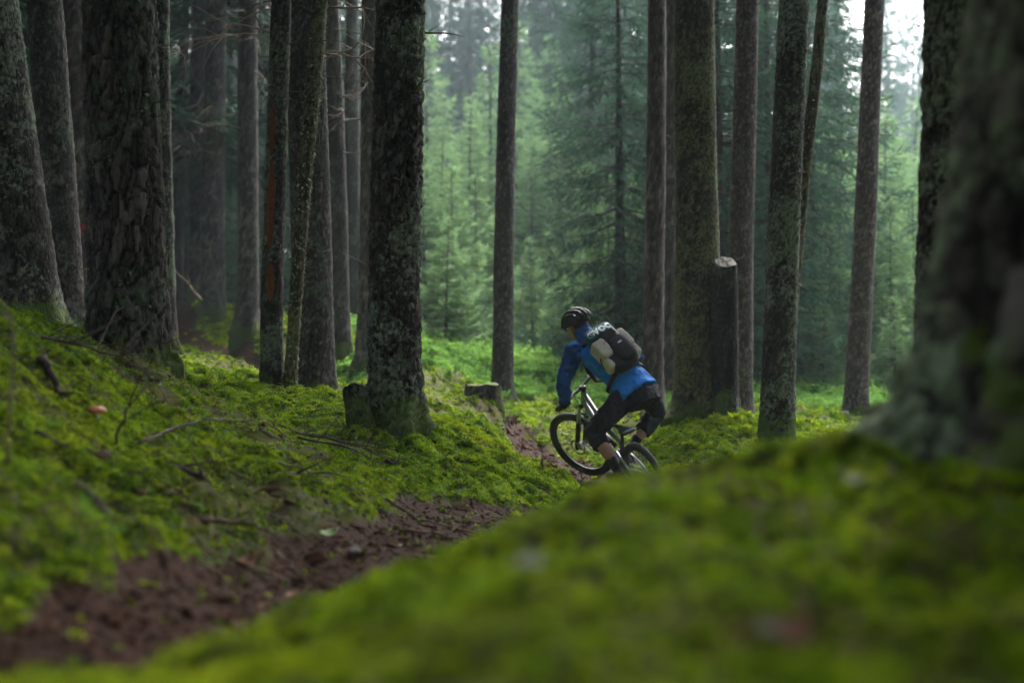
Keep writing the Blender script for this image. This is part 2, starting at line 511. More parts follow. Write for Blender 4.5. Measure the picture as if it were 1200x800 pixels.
def height(x, y, detail=True):
    x = np.atleast_1d(np.asarray(x, float)); y = np.atleast_1d(np.asarray(y, float))
    xc, yc = np.clip(x, -22, 22), np.clip(y, -10, 34)
    z = np.empty(x.shape)
    for s in range(0, len(x), 40000):
        e = slice(s, s + 40000)
        r2 = (xc[e, None] - CP[None, :, 0]) ** 2 + (yc[e, None] - CP[None, :, 1]) ** 2
        z[e] = _tps(r2) @ _W[:_n] + _W[_n] + _W[_n + 1] * xc[e] + _W[_n + 2] * yc[e]
    far = sstep(26, 42, y) 
    hill = EYE - 0.7 + 0.02 * (y - 30) + 5.0 * sstep(45, 140, np.hypot(x, y)) + 1.2 * fbm(x * .04, y * .04, seed=3, oct=2)
    side = sstep(14, 26, np.abs(x))
    z = z * (1 - far) + hill * far
    z = z * (1 - side) + side * np.clip(z, EYE - 2, EYE + 3)
    if detail:
        t = trail_mask(x, y)
        g = np.hypot(x, y)
        k = sstep(0.8, 3, g)
        lump = fbm(x * 1.3, y * 1.3, seed=11, oct=3) * 0.055 * k + np.abs(fbm(x * 4.5, y * 4.5, seed=21, oct=3)) * 0.05 - 0.02 + fbm(x * 14, y * 14, seed=31, oct=2) * 0.012
        lump = lump * (0.4 + 0.6 * sstep(2.5, 6, g)) - 0.012
        wx, wy = x + fbm(x * 3, y * 3, seed=81, oct=2) * .06, y + fbm(x * 3, y * 3, seed=83, oct=2) * .06
        f1, _, cid = worley(wx / .24 + 4000, wy / .24 + 4000, 100000, 85)
        lump = lump + (.055 * (.5 + .9 * cid) * (1 - np.clip(f1, 0, 1) ** 2) - .038) * (1 - sstep(20, 30, g))
        lump = lump + fbm(x * 7, y * 7, seed=87, oct=3) * .014 * (1 - sstep(3.5, 6, g))
        z = z + lump * (1 - 0.75 * t) - 0.05 * t + t * (fbm(x * 9, y * 9, seed=41, oct=3) * 0.014)
    return z
def H(x, y):
    return float(height([x], [y])[0])

def field_mask(x, y):
    x = np.asarray(x, float); y = np.asarray(y, float)
    n = fbm(x * .6, y * .6, seed=55, oct=2) * 1.2
    return sstep(17.5, 20.5, y + n) * sstep(-3.2, -1.6, x + n * .4)

_r = [0.02, 0.12, 0.22, 0.30, 0.38, 0.45]
while _r[-1] < 170:
    _r.append(_r[-1] * 1.0105)
_r = np.array(_r)
_an = np.r_[np.arange(-180, -32, 4.0), np.arange(-32, 32, 0.16), np.arange(32, 180, 4.0)]
_an = np.radians(_an)
_RR, _AA = np.meshgrid(_r, _an, indexing='ij')
gx, gy = (_RR * np.sin(_AA)).ravel(), (_RR * np.cos(_AA)).ravel()
gz = height(gx, gy)
nr, na = len(_r), len(_an)
_i = np.arange(nr - 1)[:, None] * na + np.arange(na)[None, :]
_j = np.arange(nr - 1)[:, None] * na + (np.arange(na)[None, :] + 1) % na
GF = np.stack([_i, _j, _j + na, _i + na], -1).reshape(-1, 4)[:, ::-1]
GV = np.c_[gx, gy, gz]
me = mesh_data('ground', GV, GF)
attr(me, 'trail', trail_mask(gx, gy))
attr(me, 'field', field_mask(gx, gy))
tag(link('ground', me, M['ground']), 'mossy forest floor with a worn brown trail running through it', None, None, 'structure')

# ------------------------------------------------------------------ trees: trunks
def trunk_mesh(axis, rad, seed, hi=True, flare=0.5, roots=5, bark=0.010, cell=0.045, seglen=0.014, zhi=4.2, ztop=None, ridge=False):
    """axis(h)->(x,y) offset from base, rad(h)->radius; h measured from the base, returns local verts, quads, cavity"""
    rs = np.random.RandomState(seed)
    r0 = rad(1.0)
    ztop = ztop or 20.0
    if hi:
        hs = np.r_[np.arange(-0.35, zhi, seglen * 1.25), np.linspace(zhi, ztop, 24)[1:] if ztop > zhi else []]
        ns = int(max(40, min(150, 2 * math.pi * r0 / seglen)))
    else:
        hs = np.r_[np.arange(-0.3, zhi, 0.07), np.linspace(zhi, ztop, 14)[1:] if ztop > zhi else []]
        ns = 26
    th = np.linspace(0, 2 * np.pi, ns, endpoint=False)
    HH, TT = np.meshgrid(hs, th, indexing='ij')
    R = np.vectorize(rad)(HH)
    hc = np.clip(HH, 0, None)
    ph = rs.uniform(0, 6.28, 4)
    lobe = (0.25 + 0.75 * np.abs(np.cos(roots * .5 * TT + ph[0] + 0.8 * np.sin(TT + ph[1]))) ** 2.0) * (1 + .5 * np.sin(TT + ph[3]))
    flare = flare * 1.45
    R = R * (1 + flare * np.exp(-hc / 0.15) * lobe + 0.12 * flare * np.exp(-hc / 0.6))
    R = R * (1 + 0.035 * fbm(np.cos(TT) * 1.2 + ph[2], np.sin(TT) * 1.2, HH * 1.1, oct=2, seed=seed))
    wrap = max(6, int(round(2 * math.pi * r0 / cell)))
    asp = 3.2 if ridge else 1.7
    u = TT / (2 * np.pi) * wrap
    warp = fbm(np.cos(TT) * 3, np.sin(TT) * 3, HH * 5, oct=2, seed=seed + 9) * 0.35
    f1, f2, idn = worley(np.mod(u + warp, wrap), HH / (cell * asp) + warp, wrap, seed)
    edge = sstep(0.02, 0.22, f2 - f1)
    fine = fbm(np.cos(TT) * r0 * 60, np.sin(TT) * r0 * 60, HH * 45, oct=2, seed=seed + 3)
    disp = bark * (edge * (0.45 + 0.75 * idn) + 0.30 * fine - 0.4)
    R = R + disp
    ax = np.array([axis(h) for h in hs])
    X = ax[:, 0][:, None] + R * np.cos(TT)
    Y = ax[:, 1][:, None] + R * np.sin(TT)
    V = np.stack([X, Y, HH], -1).reshape(-1, 3)
    n, m = len(hs), ns
    i = np.arange(n - 1)[:, None] * m + np.arange(m)[None, :]
    j = np.arange(n - 1)[:, None] * m + (np.arange(m)[None, :] + 1) % m
    F = np.stack([i, j, j + m, i + m], -1).reshape(-1, 4)
    return V, F, (1 - edge).ravel(), idn.ravel()

def flakes(axis, rad, n, seed, size=0.018, hmax=4.0, out=0.5, hmin=0.05):
    """small curled bark scales and lichen bits standing off the trunk"""
    rs = np.random.RandomState(seed)
    V, F = [], []
    for k in range(n):
        h = rs.uniform(hmin, hmax); t = rs.uniform(0, 2 * math.pi)
        r = rad(h) * 1.0 + 0.004
        ax = axis(h)
        nrm = Vector((math.cos(t), math.sin(t), 0)); tan = Vector((-math.sin(t), math.cos(t), 0)); up = Vector((0, 0, 1))
        c = Vector((ax[0], ax[1], h)) + nrm * r
        s = size * rs.uniform(0.5, 1.6)
        a = tan * s * rs.uniform(.4, .9) + up * s * rs.uniform(-.4, .4)
        b = up * s * rs.uniform(.7, 1.4) * (1 if rs.rand() < .5 else -1) + nrm * s * rs.uniform(0.15, 1.1) * out * 2
        o = len(V)
        V += [c - a * .6, c + a * .6, c + a * .45 + b * .7, c + b, c - a * .5 + b * .6]
        F.append((o, o + 1, o + 2, o + 3, o + 4))
    return V, F

# ---- conifer foliage
def lens(V, F, p, d, L, w_, side, curl=0.0):
    o = len(V)
    m_ = p + d * (L * .45)
    V.append(p); V.append(m_ + side * w_); V.append(p + d * L + Vector((0, 0, curl * L))); V.append(m_ - side * w_)
    F.append((o, o + 1, o + 2)); F.append((o, o + 2, o + 3))

def spruce_crown(Ht, hb, Lmax, nwh, nbr, seed, droop=0.25, tip=0.15, step=0.09, tl=0.30, tw=0.022, sub=2, hang=0.0, shape=0.8, sparse=0.0):
    rnd = random.Random(seed)
    V, F = [], []
    WV, WF = [], []
    for k in range(nwh):
        q = k / (nwh - 1)
        h = hb + (Ht - hb) * q ** 0.95
        L0 = Lmax * max(0.05, (1 - q)) ** shape * (0.55 + 0.45 * min(1, (k + 1) / 3))
        for b in range(nbr):
            if rnd.random() < sparse:
                continue
            az = 2 * math.pi * (b + rnd.uniform(-.35, .35)) / nbr + k * 1.1
            L = L0 * rnd.uniform(.7, 1.15)
            hh = h + rnd.uniform(-.5, .5) * (Ht - hb) / nwh
            dr = droop * rnd.uniform(.6, 1.4) * (1.15 - q)
            out = Vector((math.cos(az), math.sin(az), 0)); sd = Vector((-math.sin(az), math.cos(az), 0))
            def pos(t):
                return out * (L * t) + Vector((0, 0, hh + L * (0.12 * t - dr * t * 1.5 + (dr * .7 + tip) * t * t * t))) + sd * (.05 * L * math.sin(3 * t + k))
            pts = [pos(t) for t in (0, .33, .66, 1)]
            tv, tf = tube_vf(pts, [0.010 + 0.010 * L, 0.008 + .006 * L, .006, .003], 3, False)
            oo = len(WV); WV += tv; WF += [tuple(i + oo for i in f) for f in tf]
            n = max(3, int(L / step))
            for i in range(1, n + 1):
                t = 0.12 + 0.88 * i / n
                p = pos(t)
                fw = (pos(min(1, t + .05)) - pos(t - .05)).normalized()
                for s in (-1, 1):
                    if rnd.random() < .1:
                        continue
                    ll = tl * (0.35 + 0.9 * math.sin(math.pi * min(1, .15 + t * .85))) * rnd.uniform(.6, 1.2) * min(1.0, .35 + L)
                    d = (fw * rnd.uniform(.5, .9) + sd * s * rnd.uniform(.6, 1.0) + Vector((0, 0, rnd.uniform(-.3, .1) - hang * rnd.uniform(.4, 1.3)))).normalized()
                    sv = d.cross(Vector((rnd.uniform(-.5, .5), rnd.uniform(-.5, .5), 1))).normalized()
                    lens(V, F, p, d, ll, tw * rnd.uniform(.7, 1.3), sv, -.08)
                    for u in range(sub):
                        tt = (u + 1) / (sub + 1)
                        p2 = p + d * (ll * tt)
                        for s2 in (-1, 1):
                            d2 = (d * .8 + sv * s2 * .8 + Vector((0, 0, rnd.uniform(-.35, .15) - hang * .5))).normalized()
                            lens(V, F, p2, d2, ll * .5 * (1.1 - tt * .5), tw * .8, d2.cross(Vector((rnd.uniform(-.4, .4), rnd.uniform(-.4, .4), 1))).normalized(), -.1)
            d = (pos(1) - pos(.9)).normalized()
            lens(V, F, pos(1), d, tl * .6, tw, sd)
    lens(V, F, Vector((0, 0, Ht - .1)), Vector((0, 0, 1)), .35, .02, Vector((1, 0, 0)))
    lens(V, F, Vector((0, 0, Ht - .1)), Vector((0, 0, 1)), .35, .02, Vector((0, 1, 0)))
    return np.array(V), np.array(F), (WV, WF)

SURR = []  # crowns shaped dense and low, to block light
for sd_ in (1, 2):
    v, f, wd = spruce_crown(20, 3.2, 3.3, 22, 7, 700 + sd_, droop=.4, step=.22, tl=.85, tw=.095, sub=1, hang=.35, shape=.65)
    SURR.append((mesh_data('low_spruce_crown', v, f, False), mesh_data('low_spruce_branches', *wd)))
    SURR[-1][0].materials.append(M['needle_dark']); SURR[-1][1].materials.append(M['bark_grey'])
# shared crown of the tall spruces (begins far above the frame)
TALL = []
for sd_ in (1, 2, 3):
    v, f, wd = spruce_crown(21, 9.5, 1.55, 15, 5, 100 + sd_, droop=.35, step=.22, tl=.75, tw=.085, sub=1, hang=.3, shape=.7)
    TALL.append((mesh_data('tall_spruce_crown', v, f, False), mesh_data('tall_spruce_branches', *wd)))
    TALL[-1][0].materials.append(M['needle_dark']); TALL[-1][1].materials.append(M['bark_grey'])

ROWS = []      # for later use: (root, base, axis, rad)
def add_crown(root, k, ax, s=1.0, rz=0.0, low=False):
    src = SURR[k % 2] if low else TALL[k % 3]
    c = link('crown', src[0], None, root)
    b = tag(link('branches', src[1], None, c), kind='stuff')
    c.location = (ax[0], ax[1], 0); c.rotation_euler.z = rz; c.scale = (s, s, 1)
    return c

def mature(label, base, top_px, rpx, bark, seed, hi=True, flare=.5, roots=5, barkamp=.010, cell=.045, ridge=False, nflake=0, fl_mat='flake', crown=True, name='spruce_tree', cat='tree', group='trunks of the tall trees', ztop=20.0, taper=.016, zhi=None, dips=0.03):
    px, py, d = base
    b = P(px, py, d)
    b.z = min(b.z + 0.02, H(b.x, b.y) + 0.04)
    t = P(top_px, 0, d)
    k = (t.x - b.x) / (t.z - b.z)
    hv = t.z - b.z
    ky = random.Random(seed).uniform(-.015, .015)
    wob = random.Random(seed + 1).uniform(0, 6)
    def axis(h):
        hh = h if h < hv * 1.3 else hv * 1.3 + (h - hv * 1.3) * .35
        w_ = 0.012 * math.sin(h * .9 + wob) * min(1, max(0, h))
        return (k * hh + w_, ky * h + w_)
    r = rpx / FPX * d
    def rad(h):
        return max(0.02, r * (1.06 - taper * max(h, 0) * 2.2) if h < 8 else r * (1.06 - taper * 17.6) * (1 - (h - 8) / 14))
    root = thing(name, label, cat, b, group)
    V, F, cav, plt = trunk_mesh(axis, rad, seed, hi, flare, roots, barkamp, cell, 0.014 if d < 11 else 0.018, zhi or (hv + .6), ztop, ridge)
    me = mesh_data('trunk', V, F)
    attr(me, 'cavity', cav); attr(me, 'plate', plt)
    tr = link('trunk', me, M[bark], root)
    if nflake:
        v, f = flakes(axis, rad, nflake, seed + 5, hmax=hv + .3)
        tag(mk('bark_scales', v, f, M[fl_mat], tr, False), kind='stuff')
    if crown:
        add_crown(root, seed, axis(12), .5 if rpx > 100 else random.Random(seed).uniform(.85, 1.15), seed, rpx > 100)  # the huge trunk gets an added low crown, unseen, to darken the mound
    ROWS.append((root, b, axis, rad, hv))
    return root, axis, rad, hv, b

T = {}
T['a1'] = mature('broad dark trunk on the mossy bank beyond the heavily ridged trunk, leaning away from it', (28, 386, 11), -18, 40, 'bark_dark', 11, True, .45, 5, .010, nflake=500)
T['a2'] = mature('greyish dark trunk standing between the broad leaning trunk and the red-banded trunk', (77, 390, 14), 54, 21, 'bark_grey', 12, True, .45, nflake=300)
T['a3'] = mature('dim trunk with a red band painted round it', (97, 395, 18), 88, 19, 'bark_pink', 13, False, .3)
T['a4'] = mature('thick trunk with heavily ridged bark on top of the mossy bank', (152, 428, 9), 138, 41, 'bark_ridge', 14, True, .20, 6, .024, .055, True, nflake=900)
T['a5'] = mature('slim dark trunk half hidden behind the heavily ridged trunk', (196, 418, 15), 189, 9.5, 'bark_dark', 15, False, .5)
T['a6'] = mature('hazy grey trunk standing just past the far end of the trail', (249, 366, 25), 253, 13.5, 'bark_grey', 16, False, .35)
T['a7'] = mature('hazy grey trunk rising from the moss beside the far trail', (289, 389, 21), 292, 12, 'bark_grey', 17, False, .55)
T['a8'] = mature('thin dark trunk with orange patches where its bark has peeled', (318, 463, 12.4), 329, 12, 'bark_dark', 18, True, .42, 4, .007, .035, nflake=500, ztop=14, crown=False, name='dead_tree')
T['a10'] = mature('grey scaly trunk close behind the lichen-hung leaning stem', (366, 462, 13.6), 358, 23, 'bark_grey', 20, True, .40, 5, .008, .03, nflake=400)
T['a11'] = mature('dim slender trunk behind the grey scaly trunk', (400, 415, 19.5), 389, 10.5, 'bark_grey', 21, False, .4)
T['a12'] = mature('dim trunk largely hidden behind the trunk with a cut stub at its foot', (430, 432, 18.5), 434, 11.5, 'bark_pink', 22, False, .35)
T['A'] = mature('dark lichen-flecked trunk with a cut stub at its foot', (462, 492, 10.0), 468, 28, 'bark_dark', 23, True, .20, 4, .022, .042, nflake=3200)
T['c1'] = mature('slender straight trunk alone before the bright clearing', (588, 466, 18.5), 597, 11.5, 'bark_grey', 24, True, .35, 4, .005, .03, nflake=150)
T['c2'] = mature('slim grey-brown trunk behind the rider, first of the pair', (766, 470, 17), 769, 11.5, 'bark_pink', 25, False, .3)
T['c3'] = mature('dim slim trunk tucked between the grey-brown trunk and the olive trunk', (786, 462, 20), 788, 8.5, 'bark_pink', 26, False, .3)
T['B'] = mature('olive-grey trunk right behind the rider with mossy flaring roots', (817, 490, 14.5), 815, 25, 'bark_olive', 27, True, .42, 5, .008, .03, nflake=900)
T['d1'] = mature('smooth pinkish-grey trunk beside the tall cut stump', (866, 490, 16.5), 874, 14.5, 'bark_pink', 28, True, .25, 4, .005, .03, nflake=150)
T['d2'] = mature('dark trunk with a thin stem leaning out from behind it', (910, 517, 13.5), 930, 18.5, 'bark_dark', 29, True, .16, 4, .012, .03, nflake=700)
T['d4'] = mature('bare violet-grey trunk with short broken twigs on the edge of the clearing', (1002, 488, 18), 1026, 13, 'bark_pink', 30, True, .30, 5, .004, .03, nflake=120)
T['e1'] = mature('dark rough trunk half hidden behind the huge mossy trunk', (1122, 470, 7.0), 1132, 50, 'bark_dark', 31, True, .3, 5, .016, .05, nflake=300)
T['E'] = mature('huge mossy trunk on the crest of the near mound', (1246, 560, 3.0), 1296, 148, 'bark_huge', 32, True, .50, 5, .030, .055, True, nflake=500, zhi=2.2, taper=.05)

# peeled patches, red band
def patch(root, axis, rad, h0, h1, t0, t1, mat, name, n=10, m=14, grow=.016, rag=.35, seed=0):
    rnd = random.Random(seed)
    V, F = [], []
    for i in range(m + 1):
        u = i / m
        h = h0 + (h1 - h0) * u
        wdt = (math.sin(math.pi * min(1, max(0, u))) ** .4) * (1 - rag * rnd.random()) if rag else 1
        ax = axis(h)
        for k in range(n + 1):
            t = (t0 + t1) / 2 + (t1 - t0) * (k / n - .5) * wdt
            r = rad(h) + grow
            V.append((ax[0] + r * math.cos(t), ax[1] + r * math.sin(t), h))
    for i in range(m):
        for k in range(n):
            a = i * (n + 1) + k
            F.append((a, a + 1, a + n + 2, a + n + 1))
    o = mk(name, V, F, mat, root)
    sm = o.modifiers.new('thick', 'SOLIDIFY'); sm.thickness = .006; sm.offset = 1
    return o
r_, ax_, rd_, hv_, b_ = T['a8']
patch(r_, ax_, rd_, 1.22, 2.02, -2.15, -1.30, M['bark_peel'], 'peeled_patch', seed=1)
patch(r_, ax_, rd_, 2.05, 2.50, -2.1, -1.5, M['bark_peel'], 'peeled_patch', seed=2)
patch(r_, ax_, rd_, .80, 1.12, -2.0, -1.15, M['bark_peel'], 'peeled_patch', seed=3)
r_, ax_, rd_, hv_, b_ = T['a3']
M['red'] = plain('red_paint_band', (0.13, 0.012, 0.012), .8)
hh_ = (P(95, 268, 18).z - b_.z)
patch(r_, ax_, rd_, hh_ - .05, hh_ + .05, -math.pi, math.pi, M['red'], 'red_band', n=28, m=3, rag=0, grow=.016)

# leaning thin stems
def stem(label, pts, rad, bark, seed, group=None, nfl=0, name='thin_tree', lichen=True, cat='tree'):
    b = pts[0]
    root = thing(name, label, cat, b, group)
    q = [p - b for p in pts]
    hs = [p.z for p in q]
    def axis(h):
        return (float(np.interp(h, hs, [p.x for p in q])), float(np.interp(h, hs, [p.y for p in q])))
    def rf(h):
        return float(np.interp(h, hs, rad))
    V, F, cav, plt = trunk_mesh(axis, rf, seed, True, .3, 3, .006, .03, .016, hs[-1], hs[-1])
    me = mesh_data('trunk', V, F); attr(me, 'cavity', cav); attr(me, 'plate', plt)
    tr = link('trunk', me, M[bark], root)
    if nfl:
        v, f = flakes(axis, rf, nfl, seed, .017, hs[-1], .7)
        tag(mk('lichen_tufts', v, f, M['lichen'], tr, False), kind='stuff')
    return root, axis, rf, hs[-1], b
st_ = stem('thin stem hung with pale lichen, leaning against the peeled dark trunk',
           [P(339, 460, 12.3), P(343, 400, 12.3), P(350, 300, 12.3), P(360, 180, 12.35), P(371, 60, 12.4), P(378, -40, 12.4), P(386, -160, 12.5)],
           [.055, .05, .055, .062, .070, .060, .05], 'bark_olive', 41, nfl=1100)
st2_ = stem('thin olive stem leaning out from behind the dark trunk',
            [P(917, 512, 14.0), P(922, 420, 14.0), P(931, 320, 14.0), P(945, 180, 14.1), P(958, 70, 14.1), P(966, -20, 14.2), P(976, -140, 14.2)],
            [.075, .066, .062, .060, .056, .05, .045], 'bark_olive', 42, nfl=250)

# dead branch stubs and twigs on trunks, each a part of its tree
def dead_branch(tree, py, ang, length, droop=.1, seed=0, r=.010, forks=3, mat='twig'):
    root, axis, rad, hv, b = tree
    rnd = random.Random(seed)
    d = b.y
    h = P(600, py, d).z - b.z
    ax = axis(h)
    dirv = Vector((math.cos(ang), math.sin(ang), 0))
    p = Vector((ax[0], ax[1], h)) + dirv * rad(h) * .9
    pts, n = [p], 6
    cur = (dirv + Vector((0, 0, rnd.uniform(-.1, .3)))).normalized()
    for i in range(n):
        cur = (cur + Vector((rnd.uniform(-.22, .22), rnd.uniform(-.22, .22), rnd.uniform(-.22, .18) - droop))).normalized()
        pts.append(pts[-1] + cur * length / n)
    parts = [tube_vf(pts, [r * (1 - .8 * i / n) for i in range(n + 1)], 5)]
    for k in range(forks):
        i = rnd.randint(1, n - 1)
        c2 = (pts[i + 1] - pts[i]).normalized()
        side = c2.cross(Vector((rnd.uniform(-1, 1), rnd.uniform(-1, 1), rnd.uniform(-.3, 1)))).normalized()
        q = [pts[i]]
        c3 = (c2 * .7 + side).normalized()
        for s in range(3):
            c3 = (c3 + Vector((rnd.uniform(-.25, .25), rnd.uniform(-.25, .25), rnd.uniform(-.3, .15)))).normalized()
            q.append(q[-1] + c3 * length * rnd.uniform(.08, .16))
        parts.append(tube_vf(q, [r * .5, r * .4, r * .3, r * .15], 4))
    v, f = join(parts)
    return mk('dead_branch', v, f, M[mat], root)
_rb = random.Random(77)
for key, pys, n in (('a7', (0, 190), 12), ('a6', (0, 330), 12), ('a10', (0, 150), 6), ('a11', (0, 180), 8), ('a12', (0, 200), 3)):
    for k in range(n):
        dead_branch(T[key], _rb.uniform(*pys), _rb.uniform(-3.4, .3), _rb.uniform(.5, 1.7), .12, _rb.randint(0, 9999), _rb.uniform(.008, .014), 5, _rb.choice(['twig', 'twig', 'twig_pale']))
for k in range(9):
    dead_branch(T['d4'], [68, 92, 118, 158, 160, 238, 40, 20, 175][k], [.1, .2, -.3, .1, 3.0, -.1, .3, 3.1, -2.8][k], [.16, .1, .25, .30, .1, .2, .3, .35, .12][k], -.05, k, .011, 1)
for k in range(5):
    dead_branch(T['E'], 40 + 60 * k, -2.8 + .2 * k, .06, 0, k, .006, 0)
for k in range(9):
    dead_branch(st_, _rb.uniform(10, 330), _rb.uniform(-3.3, .2), _rb.uniform(.12, .5), .05, 200 + k, .006, 3, 'twig')
for k in range(6):
    dead_branch(T['a8'], _rb.uniform(0, 120), _rb.uniform(-3.3, .2), _rb.uniform(.3, .8), .05, 300 + k, .008, 3, 'twig')

for key, n in (('A', 7), ('a1', 5), ('a4', 5), ('B', 9), ('d1', 9), ('d2', 8), ('c1', 9), ('c2', 8), ('a10', 5)):
    for k in range(n):
        dead_branch(T[key], _rb.uniform(0, 330), _rb.uniform(-3.3, .2), _rb.uniform(.03, .14) + .18 * (_rb.random() < .2), -.02, 1000 + _rb.randint(0, 9999), _rb.uniform(.006, .011), _rb.randint(0, 1), _rb.choice(['twig', 'twig', 'twig_pale']))

# ---- spruces added behind and beside the camera to darken the near ground
_rb = random.Random(5)
_side = 0
for x, y in [(3.6, -2.4), (-2.6, -2.2), (-4.5, -2.5), (-2.0, -5.5), (1.8, -3.0), (4.6, -5.0), (6.0, -.5), (-7.5, .5), (-6.8, 5.0), (6.5, 5.5), (8.5, 10.5), (-10, -4), (0, -10), (9, -9), (-7, -10), (10, 2.5),
             (-9.5, 9.5), (-10.5, 14.5), (-8.5, 19), (-12, 21), (-5.9, 27), (-9.5, 28), (12, 7), (11.5, 15), (-13, 2), (13, -3), (4, -13), (-4, -15)] + [(_rb.uniform(-26, -7) - .12 * q, q + _rb.uniform(-1, 1)) for q in np.linspace(12, 52, 26)]:
    root = thing('spruce_tree', 'tall straight spruce added to the wood around the trail for shade', 'tree', (x, y, H(x, y)), 'surrounding tall spruces')
    r0 = _rb.uniform(.16, .25)
    V, F, cav, plt = trunk_mesh(lambda h: (0, 0), lambda h: max(.02, r0 * (1 - h / 21.5)), 500 + _side, False, .4)
    me = mesh_data('trunk', V, F); attr(me, 'cavity', cav); attr(me, 'plate', plt)
    link('trunk', me, M['bark_grey'], root)
    add_crown(root, _side, (0, 0), _rb.uniform(.95, 1.3), _rb.uniform(0, 6), True)
    _side += 1

# ------------------------------------------------------------------ background spruces
def variants(n, Ht, **kw):
    out = []
    for s in range(n):
        v, f, wd = spruce_crown(Ht, seed=s * 31 + int(Ht * 10), **kw)
        out.append((mesh_data('spruce_foliage', v, f, False), mesh_data('spruce_branches', *wd)))
    return out
YOUNG = variants(4, 4.0, hb=.25, Lmax=1.25, nwh=17, nbr=7, droop=.18, tip=.2, step=.075, tl=.29, tw=.020, sub=2, shape=.85)
MID = variants(3, 9.0, hb=.6, Lmax=2.1, nwh=22, nbr=7, droop=.35, tip=.25, step=.13, tl=.42, tw=.020, sub=2, hang=.35, shape=.75)
FAR = variants(3, 20.0, hb=2.5, Lmax=2.9, nwh=30, nbr=7, droop=.4, tip=.2, step=.22, tl=.75, tw=.06, sub=1, hang=.4, shape=.75)
_tv, _tf = tube_vf([(0, 0, -.3), (0, 0, .5), (0, 0, .6)], [1, .9, .85], 10)
def trunk_simple(Ht, r):
    pts = [(0, 0, Ht * q) for q in (-.05, 0, .02, .1, .3, .6, 1)]
    v, f = tube_vf(pts, [r * 1.5, r * 1.4, r * 1.1, r, r * .75, r * .42, .01], 12)
    return mesh_data('spruce_trunk', v, f)
TY, TM, TF = trunk_simple(4, .045), trunk_simple(9, .11), trunk_simple(20, .24)
CRN = {}
def gap(px):
    for lim, txt in ((200, 'beyond the heavily ridged trunk'), (300, 'beyond the far end of the trail'), (440, 'behind the peeled dark trunk'),
                     (590, 'between the lichen-flecked trunk and the slender lone trunk'), (762, 'between the slender lone trunk and the grey-brown trunk'),
                     (885, 'behind the olive-grey trunk'), (1005, 'behind the dark trunk with the leaning stem'), (9999, 'past the violet-grey trunk')):
        if px < lim:
            return txt
def conifer(kind, px, d, scale, seed, label, group, mat, wide=1.0, x=None, name='young_spruce'):
    var, tm = {'y': (YOUNG, TY), 'm': (MID, TM), 'f': (FAR, TF)}[kind]
    rnd = random.Random(seed)
    xx = (px - 600) / FPX * d if x is None else x
    root = thing(name, label + ' ' + gap(600 + xx / d * FPX), 'tree', (xx, d, H(xx, d) - .03), group)
    root.rotation_euler = (rnd.uniform(-.03, .03), rnd.uniform(-.03, .03), rnd.uniform(0, 6.28))
    root.scale = (scale * wide, scale * wide, scale)
    k = rnd.randrange(len(var))
    key = (kind, k, mat)
    if key not in CRN:
        m2 = var[k][0].copy(); m2.materials.append(M[mat]); CRN[key] = m2
    if not tm.materials:
        tm.materials.append(M['bark_grey'])
    if not var[k][1].materials:
        var[k][1].materials.append(M['bark_grey'])
    link('trunk', tm, None, root)
    c = link('crown', CRN[key], None, root)
    tag(link('branches', var[k][1], None, c), kind='stuff')
    return root

rb = random.Random(21)
# young spruces at the clearing's edge
Lc = 'young pale green spruce'
for i, (px, d, s) in enumerate([(522, 23.5, .55), (533, 30, .95), (560, 33, 1.1), (500, 28, .9), (625, 29, .62), (648, 33, .85), (676, 28, .55), (712, 26, .80), (735, 30, 1.0), (668, 38, 1.3),
                                (610, 40, 1.4), (585, 36, 1.0), (700, 36, 1.2), (745, 25, .6), (640, 45, 1.6), (560, 46, 1.5), (512, 38, 1.25), (480, 34, 1.1), (770, 34, 1.2),
                                (455, 30, .8), (690, 31, .5), (600, 31, .5), (655, 27, .4), (545, 27, .42)]):
    conifer('y', px, d, s * rb.uniform(.95, 1.1), 100 + i, Lc, 'young spruces at the clearing', 'needle_young', rb.uniform(.9, 1.2))
Lr = 'young spruce in the hazy thicket'
for i, (px, d, s) in enumerate([(950, 27, .8), (975, 25, .7), (985, 31, 1.1), (960, 35, 1.2), (1025, 30, .9), (1045, 26, .75), (1060, 33, 1.1), (1035, 38, 1.4), (1010, 28, .8), (1075, 29, .9),
                                (1090, 36, 1.2), (1005, 42, 1.6), (965, 23, .42), (1050, 23, .4), (1110, 25, .8), (1140, 31, 1.0), (940, 30, 1.0), (1065, 45, 1.7), (1035, 50, 1.9)]):
    conifer('y', px, d, s * rb.uniform(.95, 1.1), 200 + i, Lr, 'young spruces beyond the grey trunk', 'needle_young', rb.uniform(.9, 1.2))
# darker full spruces between the trunks
Ld = 'dark drooping spruce'
for i, (px, d, s) in enumerate([(728, 24.5, .95), (848, 22.5, .9), (905, 24, 1.0), (955, 27.5, 1.15), (835, 29, 1.2), (690, 41, 1.5), (890, 33, 1.3), (800, 38, 1.4)]):
    conifer('m', px, d, s, 300 + i, Ld, 'dark spruces between the trunks', 'needle_dark', rb.uniform(.95, 1.15), name='spruce')
Ll = 'dim spruce deep in the shade'
for i, (px, d, s) in enumerate([(215, 31, .8), (228, 38, 1.2), (270, 33, .9), (272, 42, 1.4), (312, 30, .7), (310, 40, 1.3), (395, 31, 1.0), (415, 27, .85), (412, 40, 1.4), (350, 45, 1.5), (180, 36, 1.1),
                                (120, 34, 1.1), (60, 32, 1.1), (0, 34, 1.2), (20, 42, 1.5)]):
    conifer('m', px, d, s, 400 + i, Ll, 'spruces deep in the shaded wood', 'needle_dark', 1.0, name='spruce')
Lg = 'tall spruce rising from the mist'
